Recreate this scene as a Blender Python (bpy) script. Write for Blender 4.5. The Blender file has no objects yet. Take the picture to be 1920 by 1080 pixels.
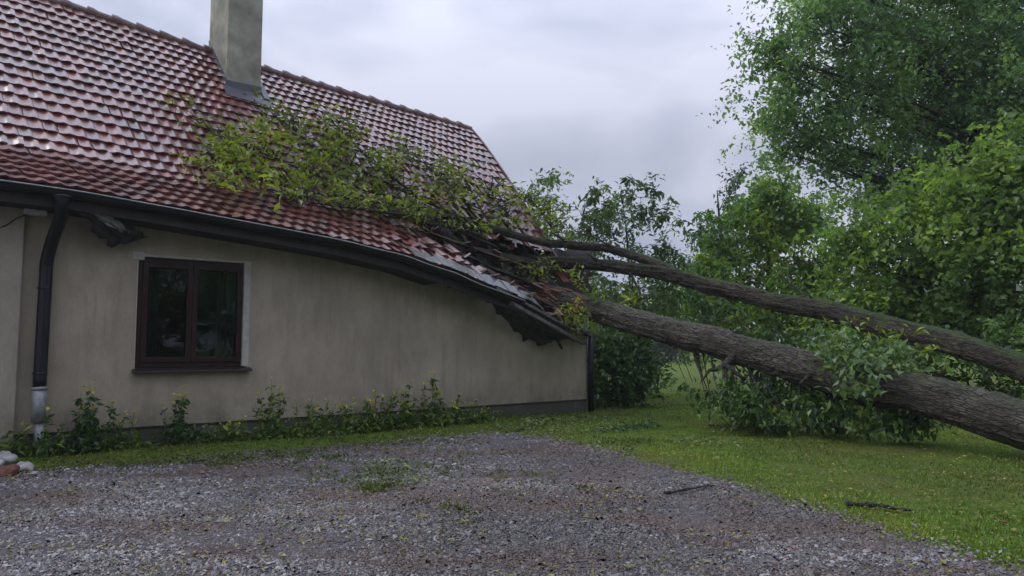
import bpy, math, random
import numpy as np
from mathutils import Vector

# ------------------------------------------------------------------ camera, world, sun, exposure
scene = bpy.context.scene
COL = scene.collection
F = 1387.0
PITCH = math.radians(4.49)
CAMZ = 1.2
cam_data = bpy.data.cameras.new('camera')
cam_data.sensor_width = 36.0
cam_data.lens = F * 36.0 / 1920.0
cam_data.clip_start = 0.05
cam_data.clip_end = 2000
cam = bpy.data.objects.new('camera', cam_data)
COL.objects.link(cam)
cam.location = (0, 0, CAMZ)
cam.rotation_euler = (math.radians(90) + PITCH, 0, 0)
scene.camera = cam

SUN_EL, SUN_ROT = math.radians(42), math.radians(-80)
world = bpy.data.worlds.new('World')
scene.world = world
world.use_nodes = True
wn, wl = world.node_tree.nodes, world.node_tree.links
for n_ in list(wn):
    wn.remove(n_)
w_out = wn.new('ShaderNodeOutputWorld')
w_bg = wn.new('ShaderNodeBackground')
w_sky = wn.new('ShaderNodeTexSky')
w_sky.sky_type = 'NISHITA'
w_sky.sun_disc = False
w_sky.sun_elevation = SUN_EL
w_sky.sun_rotation = SUN_ROT
w_sky.air_density = 1.0
w_sky.dust_density = 4.0
w_tc = wn.new('ShaderNodeTexCoord')
w_map = wn.new('ShaderNodeMapping')
w_map.inputs['Scale'].default_value = (1.0, 1.0, 2.2)
w_noise = wn.new('ShaderNodeTexNoise')
w_noise.inputs['Scale'].default_value = 2.3
w_noise.inputs['Detail'].default_value = 4
w_noise.inputs['Roughness'].default_value = 0.5
w_noise.inputs['Distortion'].default_value = 0.4
w_ramp = wn.new('ShaderNodeValToRGB')
# cloud cover seen from below: grey-lavender. Values are radiances divided by the strength below.
CL = 10.0
w_ramp.color_ramp.elements[0].position = 0.38
w_ramp.color_ramp.elements[0].color = (0.355, 0.395, 0.51, 1)
w_ramp.color_ramp.elements[1].position = 0.60
w_ramp.color_ramp.elements[1].color = (0.57, 0.59, 0.715, 1)
# overcast sky: the zenith is about three times as bright as the horizon
w_sep = wn.new('ShaderNodeSeparateXYZ')
w_grad = wn.new('ShaderNodeMapRange')
w_grad.inputs['From Min'].default_value = 0.25
w_grad.inputs['From Max'].default_value = 1.0
w_grad.inputs['To Min'].default_value = 1.0 * CL
w_grad.inputs['To Max'].default_value = 2.8 * CL
w_mul = wn.new('ShaderNodeVectorMath')
w_mul.operation = 'SCALE'
w_mix = wn.new('ShaderNodeMix')
w_mix.data_type = 'RGBA'
w_mix.inputs['Factor'].default_value = 0.93
wl.new(w_tc.outputs['Generated'], w_map.inputs['Vector'])
wl.new(w_map.outputs['Vector'], w_noise.inputs['Vector'])
wl.new(w_noise.outputs['Fac'], w_ramp.inputs['Fac'])
wl.new(w_tc.outputs['Generated'], w_sep.inputs['Vector'])
wl.new(w_sep.outputs['Z'], w_grad.inputs['Value'])
wl.new(w_ramp.outputs['Color'], w_mul.inputs[0])
wl.new(w_grad.outputs['Result'], w_mul.inputs['Scale'])
wl.new(w_sky.outputs['Color'], w_mix.inputs['A'])
wl.new(w_mul.outputs['Vector'], w_mix.inputs['B'])
wl.new(w_mix.outputs['Result'], w_bg.inputs['Color'])
w_bg.inputs['Strength'].default_value = 0.1
wl.new(w_bg.outputs['Background'], w_out.inputs['Surface'])

sun_data = bpy.data.lights.new('sun', 'SUN')
sun_data.energy = 1.3
sun_data.angle = math.radians(40)
sun_data.color = (1.0, 0.97, 0.93)
sun = bpy.data.objects.new('sun', sun_data)
COL.objects.link(sun)
sun.rotation_euler = Vector((math.sin(SUN_ROT) * math.cos(SUN_EL), math.cos(SUN_ROT) * math.cos(SUN_EL), math.sin(SUN_EL))).to_track_quat('Z', 'Y').to_euler()

scene.view_settings.view_transform = 'Standard'
scene.view_settings.look = 'None'
scene.view_settings.gamma = 1
scene.view_settings.exposure = 0.2
scene.cycles.max_bounces = 8
scene.cycles.volume_bounces = 0

# ------------------------------------------------------------------ projection helpers (photo pixel -> place)
CT, ST = math.cos(PITCH), math.sin(PITCH)
def ray(px, py):
    a, b = (px - 960) / F, (540 - py) / F
    return np.array([a, CT - ST * b, ST + CT * b])
def P(px, py, depth):
    r = ray(px, py)
    return np.array([0, 0, CAMZ]) + r * (depth / r[1])
def G(px, py, z=0.0):
    r = ray(px, py)
    return np.array([0, 0, CAMZ]) + r * ((z - CAMZ) / r[2])
def proj(p):
    p = np.asarray(p, float) - np.array([0, 0, CAMZ])
    f = p[..., 1] * CT + p[..., 2] * ST
    u = -p[..., 1] * ST + p[..., 2] * CT
    return 960 + F * p[..., 0] / f, 540 - F * u / f

# house frame: s along the front wall, q into the house, z up
A0 = np.array([-4.59, 9.0])
D = np.array([0.7793, 0.6266])
N = np.array([0.6266, -0.7793])
def H(s, q, z):
    s, q, z = np.broadcast_arrays(np.asarray(s, float), np.asarray(q, float), np.asarray(z, float))
    return np.stack([A0[0] + D[0] * s - N[0] * q, A0[1] + D[1] * s - N[1] * q, z], -1)
def toH(p):
    p = np.asarray(p, float)
    dx, dy = p[..., 0] - A0[0], p[..., 1] - A0[1]
    return dx * D[0] + dy * D[1], -(dx * N[0] + dy * N[1]), p[..., 2]
def on_q(px, py, q):
    r = ray(px, py)
    n3 = np.array([-N[0], -N[1], 0])
    a = np.array([A0[0], A0[1], 0])
    t = (q - np.dot(n3, np.array([0, 0, CAMZ]) - a)) / np.dot(n3, r)
    return np.array([0, 0, CAMZ]) + r * t

# ------------------------------------------------------------------ noise
def _hash(i, j, k, seed):
    h = (i * 374761393 + j * 668265263 + k * 2147483647 + seed * 144665) & 0xffffffff
    h = ((h ^ (h >> 13)) * 1274126177) & 0xffffffff
    h = (h ^ (h >> 16)) & 0xffffffff
    return (h & 0xffff) / 65535.0
def vnoise(p, seed=0):
    p = np.asarray(p, float)
    i = np.floor(p).astype(np.int64)
    f = p - i
    f = f * f * (3 - 2 * f)
    r = 0
    for a in (0, 1):
        for b in (0, 1):
            for c in (0, 1):
                w = (f[..., 0] if a else 1 - f[..., 0]) * (f[..., 1] if b else 1 - f[..., 1]) * (f[..., 2] if c else 1 - f[..., 2])
                r = r + w * _hash(i[..., 0] + a, i[..., 1] + b, i[..., 2] + c, seed)
    return r
def fbm(p, seed=0, o=4):
    p = np.asarray(p, float)
    r, a, t = 0, 0.5, 0
    for k in range(o):
        r = r + a * vnoise(p * 2 ** k, seed + k * 17)
        t += a
        a *= 0.5
    return r / t

# ------------------------------------------------------------------ mesh helpers
def raw_mesh(name, V, polys_flat, sizes, mat, parent=None, smooth=False, attrs=None, uv=None):
    me = bpy.data.meshes.new(name)
    V = np.asarray(V, np.float32)
    polys_flat = np.asarray(polys_flat, np.int32).ravel()
    sizes = np.asarray(sizes, np.int32)
    me.vertices.add(len(V))
    me.vertices.foreach_set('co', V.ravel())
    me.loops.add(len(polys_flat))
    me.loops.foreach_set('vertex_index', polys_flat)
    me.polygons.add(len(sizes))
    starts = np.concatenate([[0], np.cumsum(sizes)[:-1]]).astype(np.int32)
    me.polygons.foreach_set('loop_start', starts)
    me.polygons.foreach_set('use_smooth', np.full(len(sizes), bool(smooth)))
    me.update(calc_edges=True)
    me.validate()
    if attrs:
        for k, (dom, arr) in attrs.items():
            a = me.attributes.new(k, 'FLOAT', dom)
            a.data.foreach_set('value', np.asarray(arr, np.float32))
    if uv is not None:
        u = me.uv_layers.new(name='UVMap')
        u.data.foreach_set('uv', np.asarray(uv, np.float32)[polys_flat].ravel())
    mats = mat if isinstance(mat, (list, tuple)) else [mat]
    for m in mats:
        me.materials.append(m)
    ob = bpy.data.objects.new(name, me)
    COL.objects.link(ob)
    if parent is not None:
        ob.parent = parent
        ob.matrix_parent_inverse = parent.matrix_world.inverted() if False else Mi(parent)
    return ob
def Mi(parent):
    from mathutils import Matrix
    return Matrix.Translation(-Vector(parent.location))

class MB:
    def __init__(self):
        self.v, self.f, self.sm, self.n = [], [], [], 0
    def add(self, V, Fs):
        V = np.asarray(V, float).reshape(-1, 3)
        self.v.append(V)
        for f in Fs:
            self.f.append([i + self.n for i in f])
        self.n += len(V)
    def hexa(self, c):   # 8 corners: bottom 4 ccw, top 4
        self.add(c, [(3, 2, 1, 0), (4, 5, 6, 7), (0, 1, 5, 4), (1, 2, 6, 5), (2, 3, 7, 6), (3, 0, 4, 7)])
    def hbox(self, s0, s1, q0, q1, z0, z1):   # box in the house frame
        c = H([s0, s1, s1, s0] * 2, [q0, q0, q1, q1] * 2, [z0] * 4 + [z1] * 4)
        self.hexa(c)
    def beam(self, a, b, w, h, up=(0, 0, 1), jag=0.0, rng=None):
        a, b = np.asarray(a, float), np.asarray(b, float)
        d = b - a
        L = np.linalg.norm(d)
        d /= L
        s = np.cross(d, up); s /= np.linalg.norm(s)
        u = np.cross(s, d)
        seg = max(2, int(L / 0.25))
        ring = []
        for k in range(seg + 1):
            t = k / seg
            p = a + (b - a) * t
            e = []
            for cx, cz in ((-1, -1), (1, -1), (1, 1), (-1, 1)):
                q = p + s * cx * w / 2 + u * cz * h / 2
                if jag and k in (0, seg):
                    q = q + d * (rng.uniform(-jag, jag))
                if jag and 0 < k < seg:
                    q = q + s * rng.uniform(-.006, .006) + u * rng.uniform(-.006, .006)
                e.append(q)
            ring.append(e)
        V = np.array(ring).reshape(-1, 3)
        Fs = [(3, 2, 1, 0), tuple(4 * seg + i for i in (0, 1, 2, 3))]
        for k in range(seg):
            for i in range(4):
                j = (i + 1) % 4
                Fs.append((4 * k + i, 4 * k + j, 4 * k + 4 + j, 4 * k + 4 + i))
        self.add(V, Fs)
    def tube(self, pts, rad, sides=8, caps=True, disp=None):
        pts = np.asarray(pts, float)
        rad = np.broadcast_to(np.asarray(rad, float), (len(pts),))
        V = tube_verts(pts, rad, sides)
        n = len(pts)
        Fs = []
        for k in range(n - 1):
            for i in range(sides):
                j = (i + 1) % sides
                Fs.append((k * sides + i, k * sides + j, (k + 1) * sides + j, (k + 1) * sides + i))
        if caps:
            Fs.append(tuple(range(sides))[::-1])
            Fs.append(tuple((n - 1) * sides + i for i in range(sides)))
        self.add(V.reshape(-1, 3), Fs)
    def build(self, name, mat, parent=None, smooth=False, bevel=0.0):
        V = np.concatenate(self.v)
        ob = raw_mesh(name, V, [i for f in self.f for i in f], [len(f) for f in self.f], mat, parent, smooth)
        if bevel:
            m = ob.modifiers.new('bevel', 'BEVEL')
            m.width = bevel
            m.segments = 2
            m.limit_method = 'ANGLE'
        return ob
def frames(pts):
    t = np.gradient(pts, axis=0)
    t /= np.linalg.norm(t, axis=1)[:, None]
    up = np.array([0, 0, 1.0]) if abs(t[0][2]) < .9 else np.array([1.0, 0, 0])
    s = np.cross(t[0], up); s /= np.linalg.norm(s)
    S = [s]
    for k in range(1, len(pts)):
        s = S[-1] - t[k] * np.dot(S[-1], t[k])
        S.append(s / np.linalg.norm(s))
    S = np.array(S)
    return t, S, np.cross(S, t)
def tube_verts(pts, rad, sides):
    t, S, U = frames(pts)
    a = np.arange(sides) / sides * 2 * np.pi
    rad = np.asarray(rad)
    if rad.ndim == 1:
        rad = rad[:, None]
    return pts[:, None] + rad[..., None] * (np.cos(a)[None, :, None] * S[:, None] + np.sin(a)[None, :, None] * U[:, None])
def spline(P_, n):
    P_ = np.asarray(P_, float)
    m = len(P_)
    t = np.linspace(0, m - 1, n)
    Q = np.vstack([2 * P_[0] - P_[1], P_, 2 * P_[-1] - P_[-2]])
    i = np.minimum(t.astype(int), m - 2)
    f = (t - i)[:, None]
    a, b, c, d = Q[i], Q[i + 1], Q[i + 2], Q[i + 3]
    return .5 * (2 * b + (c - a) * f + (2 * a - 5 * b + 4 * c - d) * f ** 2 + (3 * b - 3 * c + d - a) * f ** 3)

def tag(o, label=None, cat=None, group=None, kind=None):
    if label: o['label'] = label
    if cat: o['category'] = cat
    if group: o['group'] = group
    if kind: o['kind'] = kind
    return o
def empty(name, loc):
    o = bpy.data.objects.new(name, None)
    COL.objects.link(o)
    o.location = [float(x) for x in loc]
    o.empty_display_size = .2
    return o

# ------------------------------------------------------------------ materials
class Mat:
    def __init__(self, name):
        self.m = bpy.data.materials.new(name)
        self.m.use_nodes = True
        self.nt = self.m.node_tree
        self.n, self.l = self.nt.nodes, self.nt.links
        self.b = self.n['Principled BSDF']
        self.tc = self.n.new('ShaderNodeTexCoord')
    def noise(self, scale, detail=4, rough=.55, vec=None, stretch=None, dist=0, src='Object'):
        t = self.n.new('ShaderNodeTexNoise')
        t.inputs['Scale'].default_value = scale
        t.inputs['Detail'].default_value = detail
        t.inputs['Roughness'].default_value = rough
        t.inputs['Distortion'].default_value = dist
        v = vec or self.tc.outputs[src]
        if stretch:
            mp = self.n.new('ShaderNodeMapping')
            mp.inputs['Scale'].default_value = stretch
            self.l.new(v, mp.inputs['Vector'])
            v = mp.outputs['Vector']
        self.l.new(v, t.inputs['Vector'])
        return t.outputs['Fac']
    def voronoi(self, scale, src='Object', stretch=None, feature='F1', out='Distance', rand=1.0):
        t = self.n.new('ShaderNodeTexVoronoi')
        t.feature = feature
        t.inputs['Scale'].default_value = scale
        t.inputs['Randomness'].default_value = rand
        v = self.tc.outputs[src]
        if stretch:
            mp = self.n.new('ShaderNodeMapping')
            mp.inputs['Scale'].default_value = stretch
            self.l.new(v, mp.inputs['Vector'])
            v = mp.outputs['Vector']
        self.l.new(v, t.inputs['Vector'])
        return t.outputs[out]
    def ramp(self, fac, stops):
        r = self.n.new('ShaderNodeValToRGB')
        e = r.color_ramp.elements
        while len(e) < len(stops):
            e.new(0.5)
        for k, (p, c) in enumerate(stops):
            e[k].position = p
            e[k].color = (c[0], c[1], c[2], 1) if hasattr(c, '__len__') else (c, c, c, 1)
        self.l.new(fac, r.inputs['Fac'])
        return r.outputs['Color']
    def mix(self, fac, a, b, mode='MIX'):
        m = self.n.new('ShaderNodeMix')
        m.data_type = 'RGBA'
        m.blend_type = mode
        for sock, v in (('Factor', fac), ('A', a), ('B', b)):
            if hasattr(v, 'is_output'):
                self.l.new(v, m.inputs[sock])
            elif hasattr(v, '__len__'):
                m.inputs[sock].default_value = (v[0], v[1], v[2], 1)
            else:
                m.inputs[sock].default_value = v
        return m.outputs['Result']
    def math(self, op, a, b=0.0, clamp=False):
        m = self.n.new('ShaderNodeMath')
        m.operation = op
        m.use_clamp = clamp
        for k, v in enumerate((a, b)):
            if hasattr(v, 'is_output'):
                self.l.new(v, m.inputs[k])
            else:
                m.inputs[k].default_value = v
        return m.outputs[0]
    def attr(self, name):
        a = self.n.new('ShaderNodeAttribute')
        a.attribute_name = name
        return a.outputs['Fac']
    def normal_z(self):
        g = self.n.new('ShaderNodeNewGeometry')
        s = self.n.new('ShaderNodeSeparateXYZ')
        self.l.new(g.outputs['Normal'], s.inputs[0])
        return s.outputs['Z']
    def pos_z(self):
        g = self.n.new('ShaderNodeNewGeometry')
        s = self.n.new('ShaderNodeSeparateXYZ')
        self.l.new(g.outputs['Position'], s.inputs[0])
        return s.outputs['Z']
    def bump(self, h, strength=.3, dist=.02):
        b = self.n.new('ShaderNodeBump')
        b.inputs['Strength'].default_value = strength
        b.inputs['Distance'].default_value = dist
        self.l.new(h, b.inputs['Height'])
        self.l.new(b.outputs['Normal'], self.b.inputs['Normal'])
        return b
    def set(self, **k):
        names = dict(color='Base Color', rough='Roughness', spec='Specular IOR Level', metal='Metallic', ior='IOR',
                     coat='Coat Weight', coat_rough='Coat Roughness', trans='Transmission Weight', coat_ior='Coat IOR')
        for a, v in k.items():
            s = self.b.inputs[names[a]]
            if hasattr(v, 'is_output'):
                self.l.new(v, s)
            elif hasattr(v, '__len__'):
                s.default_value = (v[0], v[1], v[2], 1)
            else:
                s.default_value = v
        return self

def leaf_mat(name, cols, rough=.45, trans=.35):
    m = Mat(name)
    c = m.ramp(m.attr('tint'), [(i / (len(cols) - 1), k) for i, k in enumerate(cols)])
    m.set(color=c, rough=rough, spec=.5)
    tr = m.n.new('ShaderNodeBsdfTranslucent')
    m.l.new(m.mix(1.0, c, (1.5, 1.55, .7), 'MULTIPLY'), tr.inputs['Color'])
    mx = m.n.new('ShaderNodeMixShader')
    mx.inputs[0].default_value = trans
    m.l.new(m.b.outputs[0], mx.inputs[1])
    m.l.new(tr.outputs[0], mx.inputs[2])
    m.l.new(mx.outputs[0], m.n['Material Output'].inputs['Surface'])
    return m.m

def bark_mat(name, base, dark, moss=.5, src='UV', mosscol=(.045, .075, .012)):
    m = Mat(name)
    v = m.voronoi(24, src=src, stretch=(1.3, .34, 1), feature='DISTANCE_TO_EDGE')
    n1 = m.noise(20, 6, .7, src=src, stretch=(2.4, .55, 1), dist=.8)
    n2 = m.noise(2.2, 4, .6)
    h = m.math('ADD', m.math('MULTIPLY', m.math('MINIMUM', v, .16), 2.2), m.math('MULTIPLY', n1, .8))
    c = m.ramp(h, [(.36, dark), (.62, base), (.85, [x * 2.0 for x in base])])
    c = m.mix(m.ramp(n2, [(.42, 0), (.62, .75)]), c, [x * .55 for x in base])
    mz = m.math('ADD', m.normal_z(), m.math('MULTIPLY', m.noise(3.2, 5, .65), 2.0))
    mf = m.ramp(mz, [(.0, 0), (1, 0)])
    mfac = m.math('MULTIPLY', m.math('SUBTRACT', mz, 1.72 - .25 * moss, True), 1.6 * moss, True)
    c = m.mix(mfac, c, mosscol)
    m.set(color=c, rough=.55, spec=.35)
    m.bump(h, 1.0, .06)
    return m.m

M = {}
def plaster(name, col, dark, scale=1.0, streak=True):
    m = Mat(name)
    n1 = m.noise(1.1 * scale, 5, .6)
    n2 = m.noise(60, 4, .7)
    n3 = m.noise(5, 6, .65, stretch=(1, 1, .35))
    c = m.mix(m.ramp(n1, [(.35, 0), (.7, 1)]), dark, col)
    c = m.mix(m.ramp(n3, [(.45, 0), (.70, .6)]), c, [x * .55 for x in col])
    c = m.mix(m.ramp(n2, [(.3, .35), (.6, 0)]), c, [x * .5 for x in col])
    drip = m.noise(16, 4, .6, stretch=(1, 1, .05))
    c = m.mix(m.math('MULTIPLY', m.ramp(drip, [(.52, 0), (.68, .5)]), m.ramp(m.noise(1.3, 3), [(.45, 0), (.6, 1)])), c, [x * .5 for x in col])
    low = m.math('SUBTRACT', 1.0, m.math('MULTIPLY', m.pos_z(), 1.6), True)      # splash dirt above the ground
    c = m.mix(m.math('MULTIPLY', low, m.ramp(m.noise(3.5, 5, .7), [(.4, 0), (.62, .8)])), c, (.07, .068, .045))
    m.set(color=c, rough=.9, spec=.2)
    m.bump(m.math('ADD', n2, m.math('MULTIPLY', m.noise(180, 3), .5)), .45, .008)
    return m.m
M['wall'] = plaster('wall_render', (.42, .362, .280), (.315, .270, .205))
M['annex'] = plaster('annex_render', (.40, .355, .29), (.33, .29, .24))
M['plinth'] = plaster('plinth_render', (.115, .115, .095), (.07, .07, .055), 2)
M['concrete'] = plaster('chimney_concrete', (.42, .41, .34), (.17, .17, .13), 2.2)

m = Mat('glazed_tile')
c = m.ramp(m.attr('tint'), [(0, (.060, .014, .012)), (.5, (.125, .023, .016)), (.85, (.18, .034, .020)), (1, (.10, .036, .030))])
c = m.mix(m.ramp(m.noise(5, 5, .7), [(.5, 0), (.72, .55)]), c, (.05, .03, .026))
m.set(color=c, rough=m.ramp(m.noise(9, 3), [(.3, .18), (.7, .42)]), spec=.6, ior=1.6, coat=.85, coat_rough=.32, coat_ior=1.6)
m.bump(m.noise(30, 4), .12, .006)
M['tile'] = m.m
m = Mat('ridge_mortar')
m.set(color=m.ramp(m.noise(8, 5), [(.3, (.10, .045, .042)), (.7, (.20, .14, .14))]), rough=.45)
m.bump(m.noise(30), .3, .01)
M['ridge'] = m.m
m = Mat('dark_metal')
m.set(color=m.ramp(m.noise(7, 5, .6), [(.35, (.006, .006, .008)), (.7, (.014, .014, .016))]), rough=.35, spec=.35)
m.bump(m.noise(6, 2), .05, .01)
M['metal'] = m.m
m = Mat('zinc')
m.set(color=m.ramp(m.noise(16, 6, .6), [(.3, (.16, .17, .18)), (.7, (.34, .35, .36))]), rough=.5, metal=.3)
M['zinc'] = m.m
m = Mat('lead_flashing')
m.set(color=m.ramp(m.noise(10, 5), [(.3, (.035, .04, .048)), (.7, (.07, .075, .09))]), rough=.42)
m.bump(m.noise(9, 3), .3, .01)
M['lead'] = m.m
m = Mat('dark_wood')
m.set(color=m.ramp(m.noise(8, 6, .65, stretch=(1, 1, .5)), [(.3, (.008, .006, .006)), (.7, (.028, .021, .018))]), rough=.7)
m.bump(m.noise(40, 4), .4, .01)
M['wood'] = m.m
m = Mat('broken_wood')
m.set(color=m.ramp(m.noise(12, 6, .65), [(.3, (.035, .022, .016)), (.6, (.13, .075, .045)), (.8, (.22, .14, .09))]), rough=.7)
m.bump(m.noise(50, 4), .5, .01)
M['brokenwood'] = m.m
m = Mat('grey_wood')
m.set(color=m.ramp(m.noise(14, 6, .65), [(.3, (.03, .03, .03)), (.7, (.16, .15, .14))]), rough=.6)
m.bump(m.noise(50, 4), .5, .01)
M['greywood'] = m.m
m = Mat('brown_frame_paint')
m.set(color=m.ramp(m.noise(12, 5), [(.3, (.013, .005, .005)), (.7, (.027, .009, .007))]), rough=.45, spec=.28)
m.bump(m.noise(40, 3), .1, .004)
M['frame'] = m.m
m = Mat('brown_sill')
m.set(color=m.ramp(m.noise(12, 5), [(.3, (.018, .013, .013)), (.7, (.034, .022, .02))]), rough=.4)
M['sill'] = m.m
m = Mat('pale_reveal')
m.set(color=m.ramp(m.noise(9, 5, .7), [(.3, (.30, .285, .25)), (.7, (.44, .42, .37))]), rough=.9)
m.bump(m.noise(60), .4, .006)
M['reveal'] = m.m
m = Mat('window_glass')
fr = m.n.new('ShaderNodeFresnel'); fr.inputs['IOR'].default_value = 1.45
tp = m.n.new('ShaderNodeBsdfTransparent'); tp.inputs['Color'].default_value = (.55, .6, .6, 1)
gl = m.n.new('ShaderNodeBsdfGlossy'); gl.inputs['Roughness'].default_value = .02; gl.inputs['Color'].default_value = (.85, .9, .9, 1)
bp = m.n.new('ShaderNodeBump'); bp.inputs['Strength'].default_value = .04; bp.inputs['Distance'].default_value = .05
m.l.new(m.noise(3, 1), bp.inputs['Height']); m.l.new(bp.outputs['Normal'], gl.inputs['Normal'])
mx = m.n.new('ShaderNodeMixShader')
m.l.new(fr.outputs[0], mx.inputs[0]); m.l.new(tp.outputs[0], mx.inputs[1]); m.l.new(gl.outputs[0], mx.inputs[2])
m.l.new(mx.outputs[0], m.n['Material Output'].inputs['Surface'])
M['glass'] = m.m
m = Mat('curtain_cloth')
m.set(color=(.10, .11, .10), rough=.9)
M['curtain'] = m.m
m = Mat('room_dark')
m.set(color=(.03, .03, .03), rough=.95)
M['room'] = m.m
m = Mat('roofing_felt')
m.set(color=m.ramp(m.noise(9, 5), [(.3, (.010, .010, .012)), (.75, (.035, .034, .036))]), rough=.5)
m.bump(m.noise(14, 5, .7), .6, .02)
M['felt'] = m.m
m = Mat('pale_plastic')
m.set(color=m.ramp(m.noise(12), [(.3, (.50, .51, .54)), (.7, (.62, .63, .66))]), rough=.5)
M['plastic'] = m.m

M['bark'] = bark_mat('fallen_bark', (.078, .067, .050), (.010, .009, .008), .5)
M['bark2'] = bark_mat('mossy_bark', (.060, .048, .034), (.012, .009, .008), 1.25)
M['barkplain'] = bark_mat('tree_bark', (.05, .042, .033), (.014, .012, .010), .3, src='Object')
m = Mat('torn_heartwood')
m.set(color=m.ramp(m.noise(20, 6, .7, stretch=(1, 1, .3)), [(.3, (.07, .028, .014)), (.6, (.20, .085, .04)), (.8, (.32, .19, .10))]), rough=.7)
m.bump(m.noise(40, 5), .6, .02)
M['tornwood'] = m.m

M['leaf_roof'] = leaf_mat('ash_leaves_lying', [(.05, .08, .015), (.12, .17, .024), (.21, .27, .035), (.36, .42, .06)], .28, .35)
M['leaf_big'] = leaf_mat('big_tree_leaves', [(.07, .14, .07), (.12, .22, .10), (.19, .31, .12), (.29, .43, .14)], .35, .5)
M['leaf_bright'] = leaf_mat('maple_leaves', [(.055, .11, .040), (.10, .18, .055), (.165, .265, .07), (.27, .38, .08)], .34, .5)
M['leaf_yellow'] = leaf_mat('yellowing_leaves', [(.045, .10, .030), (.085, .18, .035), (.15, .26, .04), (.30, .36, .04)], .4, .5)
M['leaf_dark'] = leaf_mat('dark_leaves', [(.022, .055, .020), (.045, .095, .028), (.075, .15, .034), (.13, .22, .04)], .38, .3)
M['leaf_sapling'] = leaf_mat('sapling_leaves', [(.035, .07, .03), (.06, .12, .04), (.10, .18, .05), (.17, .25, .06)], .35, .35)
M['yellowtip'] = leaf_mat('yellow_weed_tips', [(.20, .20, .02), (.35, .34, .03), (.50, .46, .05)], .5, .3)
M['leaf_shoot'] = leaf_mat('shoot_leaves', [(.04, .08, .03), (.08, .15, .055), (.14, .22, .09), (.20, .29, .13)], .35, .35)
M['leaf_weed'] = leaf_mat('weed_leaves', [(.04, .08, .015), (.09, .16, .02), (.16, .24, .03), (.28, .33, .04)], .45, .3)
M['leaf_far'] = leaf_mat('far_leaves', [(.02, .042, .022), (.03, .06, .028), (.045, .08, .032), (.06, .10, .035)], .6, .3)
M['litter'] = leaf_mat('leaf_litter', [(.10, .035, .015), (.16, .10, .02), (.16, .17, .025), (.30, .26, .03), (.10, .14, .02)], .45, .1)
M['litter_green'] = leaf_mat('torn_green_leaves', [(.05, .09, .02), (.09, .14, .025), (.14, .20, .04), (.24, .27, .12)], .4, .2)
M['grassblade'] = leaf_mat('grass_blades', [(.075, .10, .006), (.080, .155, .006), (.115, .22, .008), (.20, .22, .02)], .5, .25)
M['flower'] = leaf_mat('orange_leaves', [(.55, .20, .02), (.65, .33, .02), (.6, .42, .05), (.4, .35, .04)], .5, .3)
m = Mat('stem')
m.set(color=(.06, .085, .02), rough=.5)
M['stem'] = m.m

m = Mat('lawn')
n1, n2, n3 = m.noise(.35, 5, .6), m.noise(2.4, 6, .65), m.noise(26, 5, .7)
c = m.ramp(n2, [(.3, (.065, .085, .008)), (.5, (.095, .165, .010)), (.72, (.145, .235, .014))])
c = m.mix(m.ramp(n1, [(.42, 0), (.62, .6)]), c, (.125, .110, .030))
c = m.mix(m.ramp(n3, [(.35, .8), (.55, 0)]), c, (.016, .024, .006))
c = m.mix(m.ramp(m.noise(5.5, 5, .7), [(.62, 0), (.72, .6)]), c, (.07, .035, .015))
m.set(color=c, rough=.85, spec=.2)
m.bump(m.math('ADD', n3, n2), 1.0, .05)
M['lawn'] = m.m
m = Mat('gravel_ground')
v = m.voronoi(38, out='Distance')
vc = m.voronoi(38, out='Color')
n2 = m.noise(70, 4, .7)
c = m.ramp(m.noise(55, 4, .7), [(.35, (.022, .019, .020)), (.52, (.08, .073, .083)), (.70, (.24, .225, .255))])
c = m.mix(m.ramp(m.noise(.9, 5, .6), [(.47, 0), (.60, .8)]), c, (.055, .034, .025))
m.set(color=c, rough=.5, spec=.4)
m.bump(m.math('ADD', m.math('MULTIPLY', v, -1.0), n2), .9, .02)
M['gravel'] = m.m
m = Mat('gravel_stone')
c = m.ramp(m.attr('tint'), [(0, (.024, .021, .020)), (.4, (.072, .066, .064)), (.78, (.155, .146, .148)), (.96, (.33, .32, .325)), (1, (.16, .09, .07))])
dirt = m.ramp(m.noise(.75, 5, .65, stretch=(.7, 1.5, 1)), [(.47, 0), (.57, .85)])
c = m.mix(dirt, c, (.075, .046, .034))
m.set(color=c, rough=.42, spec=.5)
M['stone'] = m.m
m = Mat('pale_rock')
m.set(color=m.ramp(m.noise(8, 6, .65), [(.3, (.16, .15, .14)), (.7, (.48, .47, .45))]), rough=.7)
m.bump(m.noise(25, 5), .6, .02)
M['rock'] = m.m
m = Mat('red_brick_rubble')
m.set(color=m.ramp(m.noise(12, 6, .65), [(.3, (.07, .025, .02)), (.7, (.20, .07, .05))]), rough=.75)
m.bump(m.noise(30, 5), .6, .02)
M['brick'] = m.m
M['moss'] = leaf_mat('moss', [(.05, .07, .01), (.08, .11, .015), (.11, .14, .02)], .7, .1)

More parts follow.
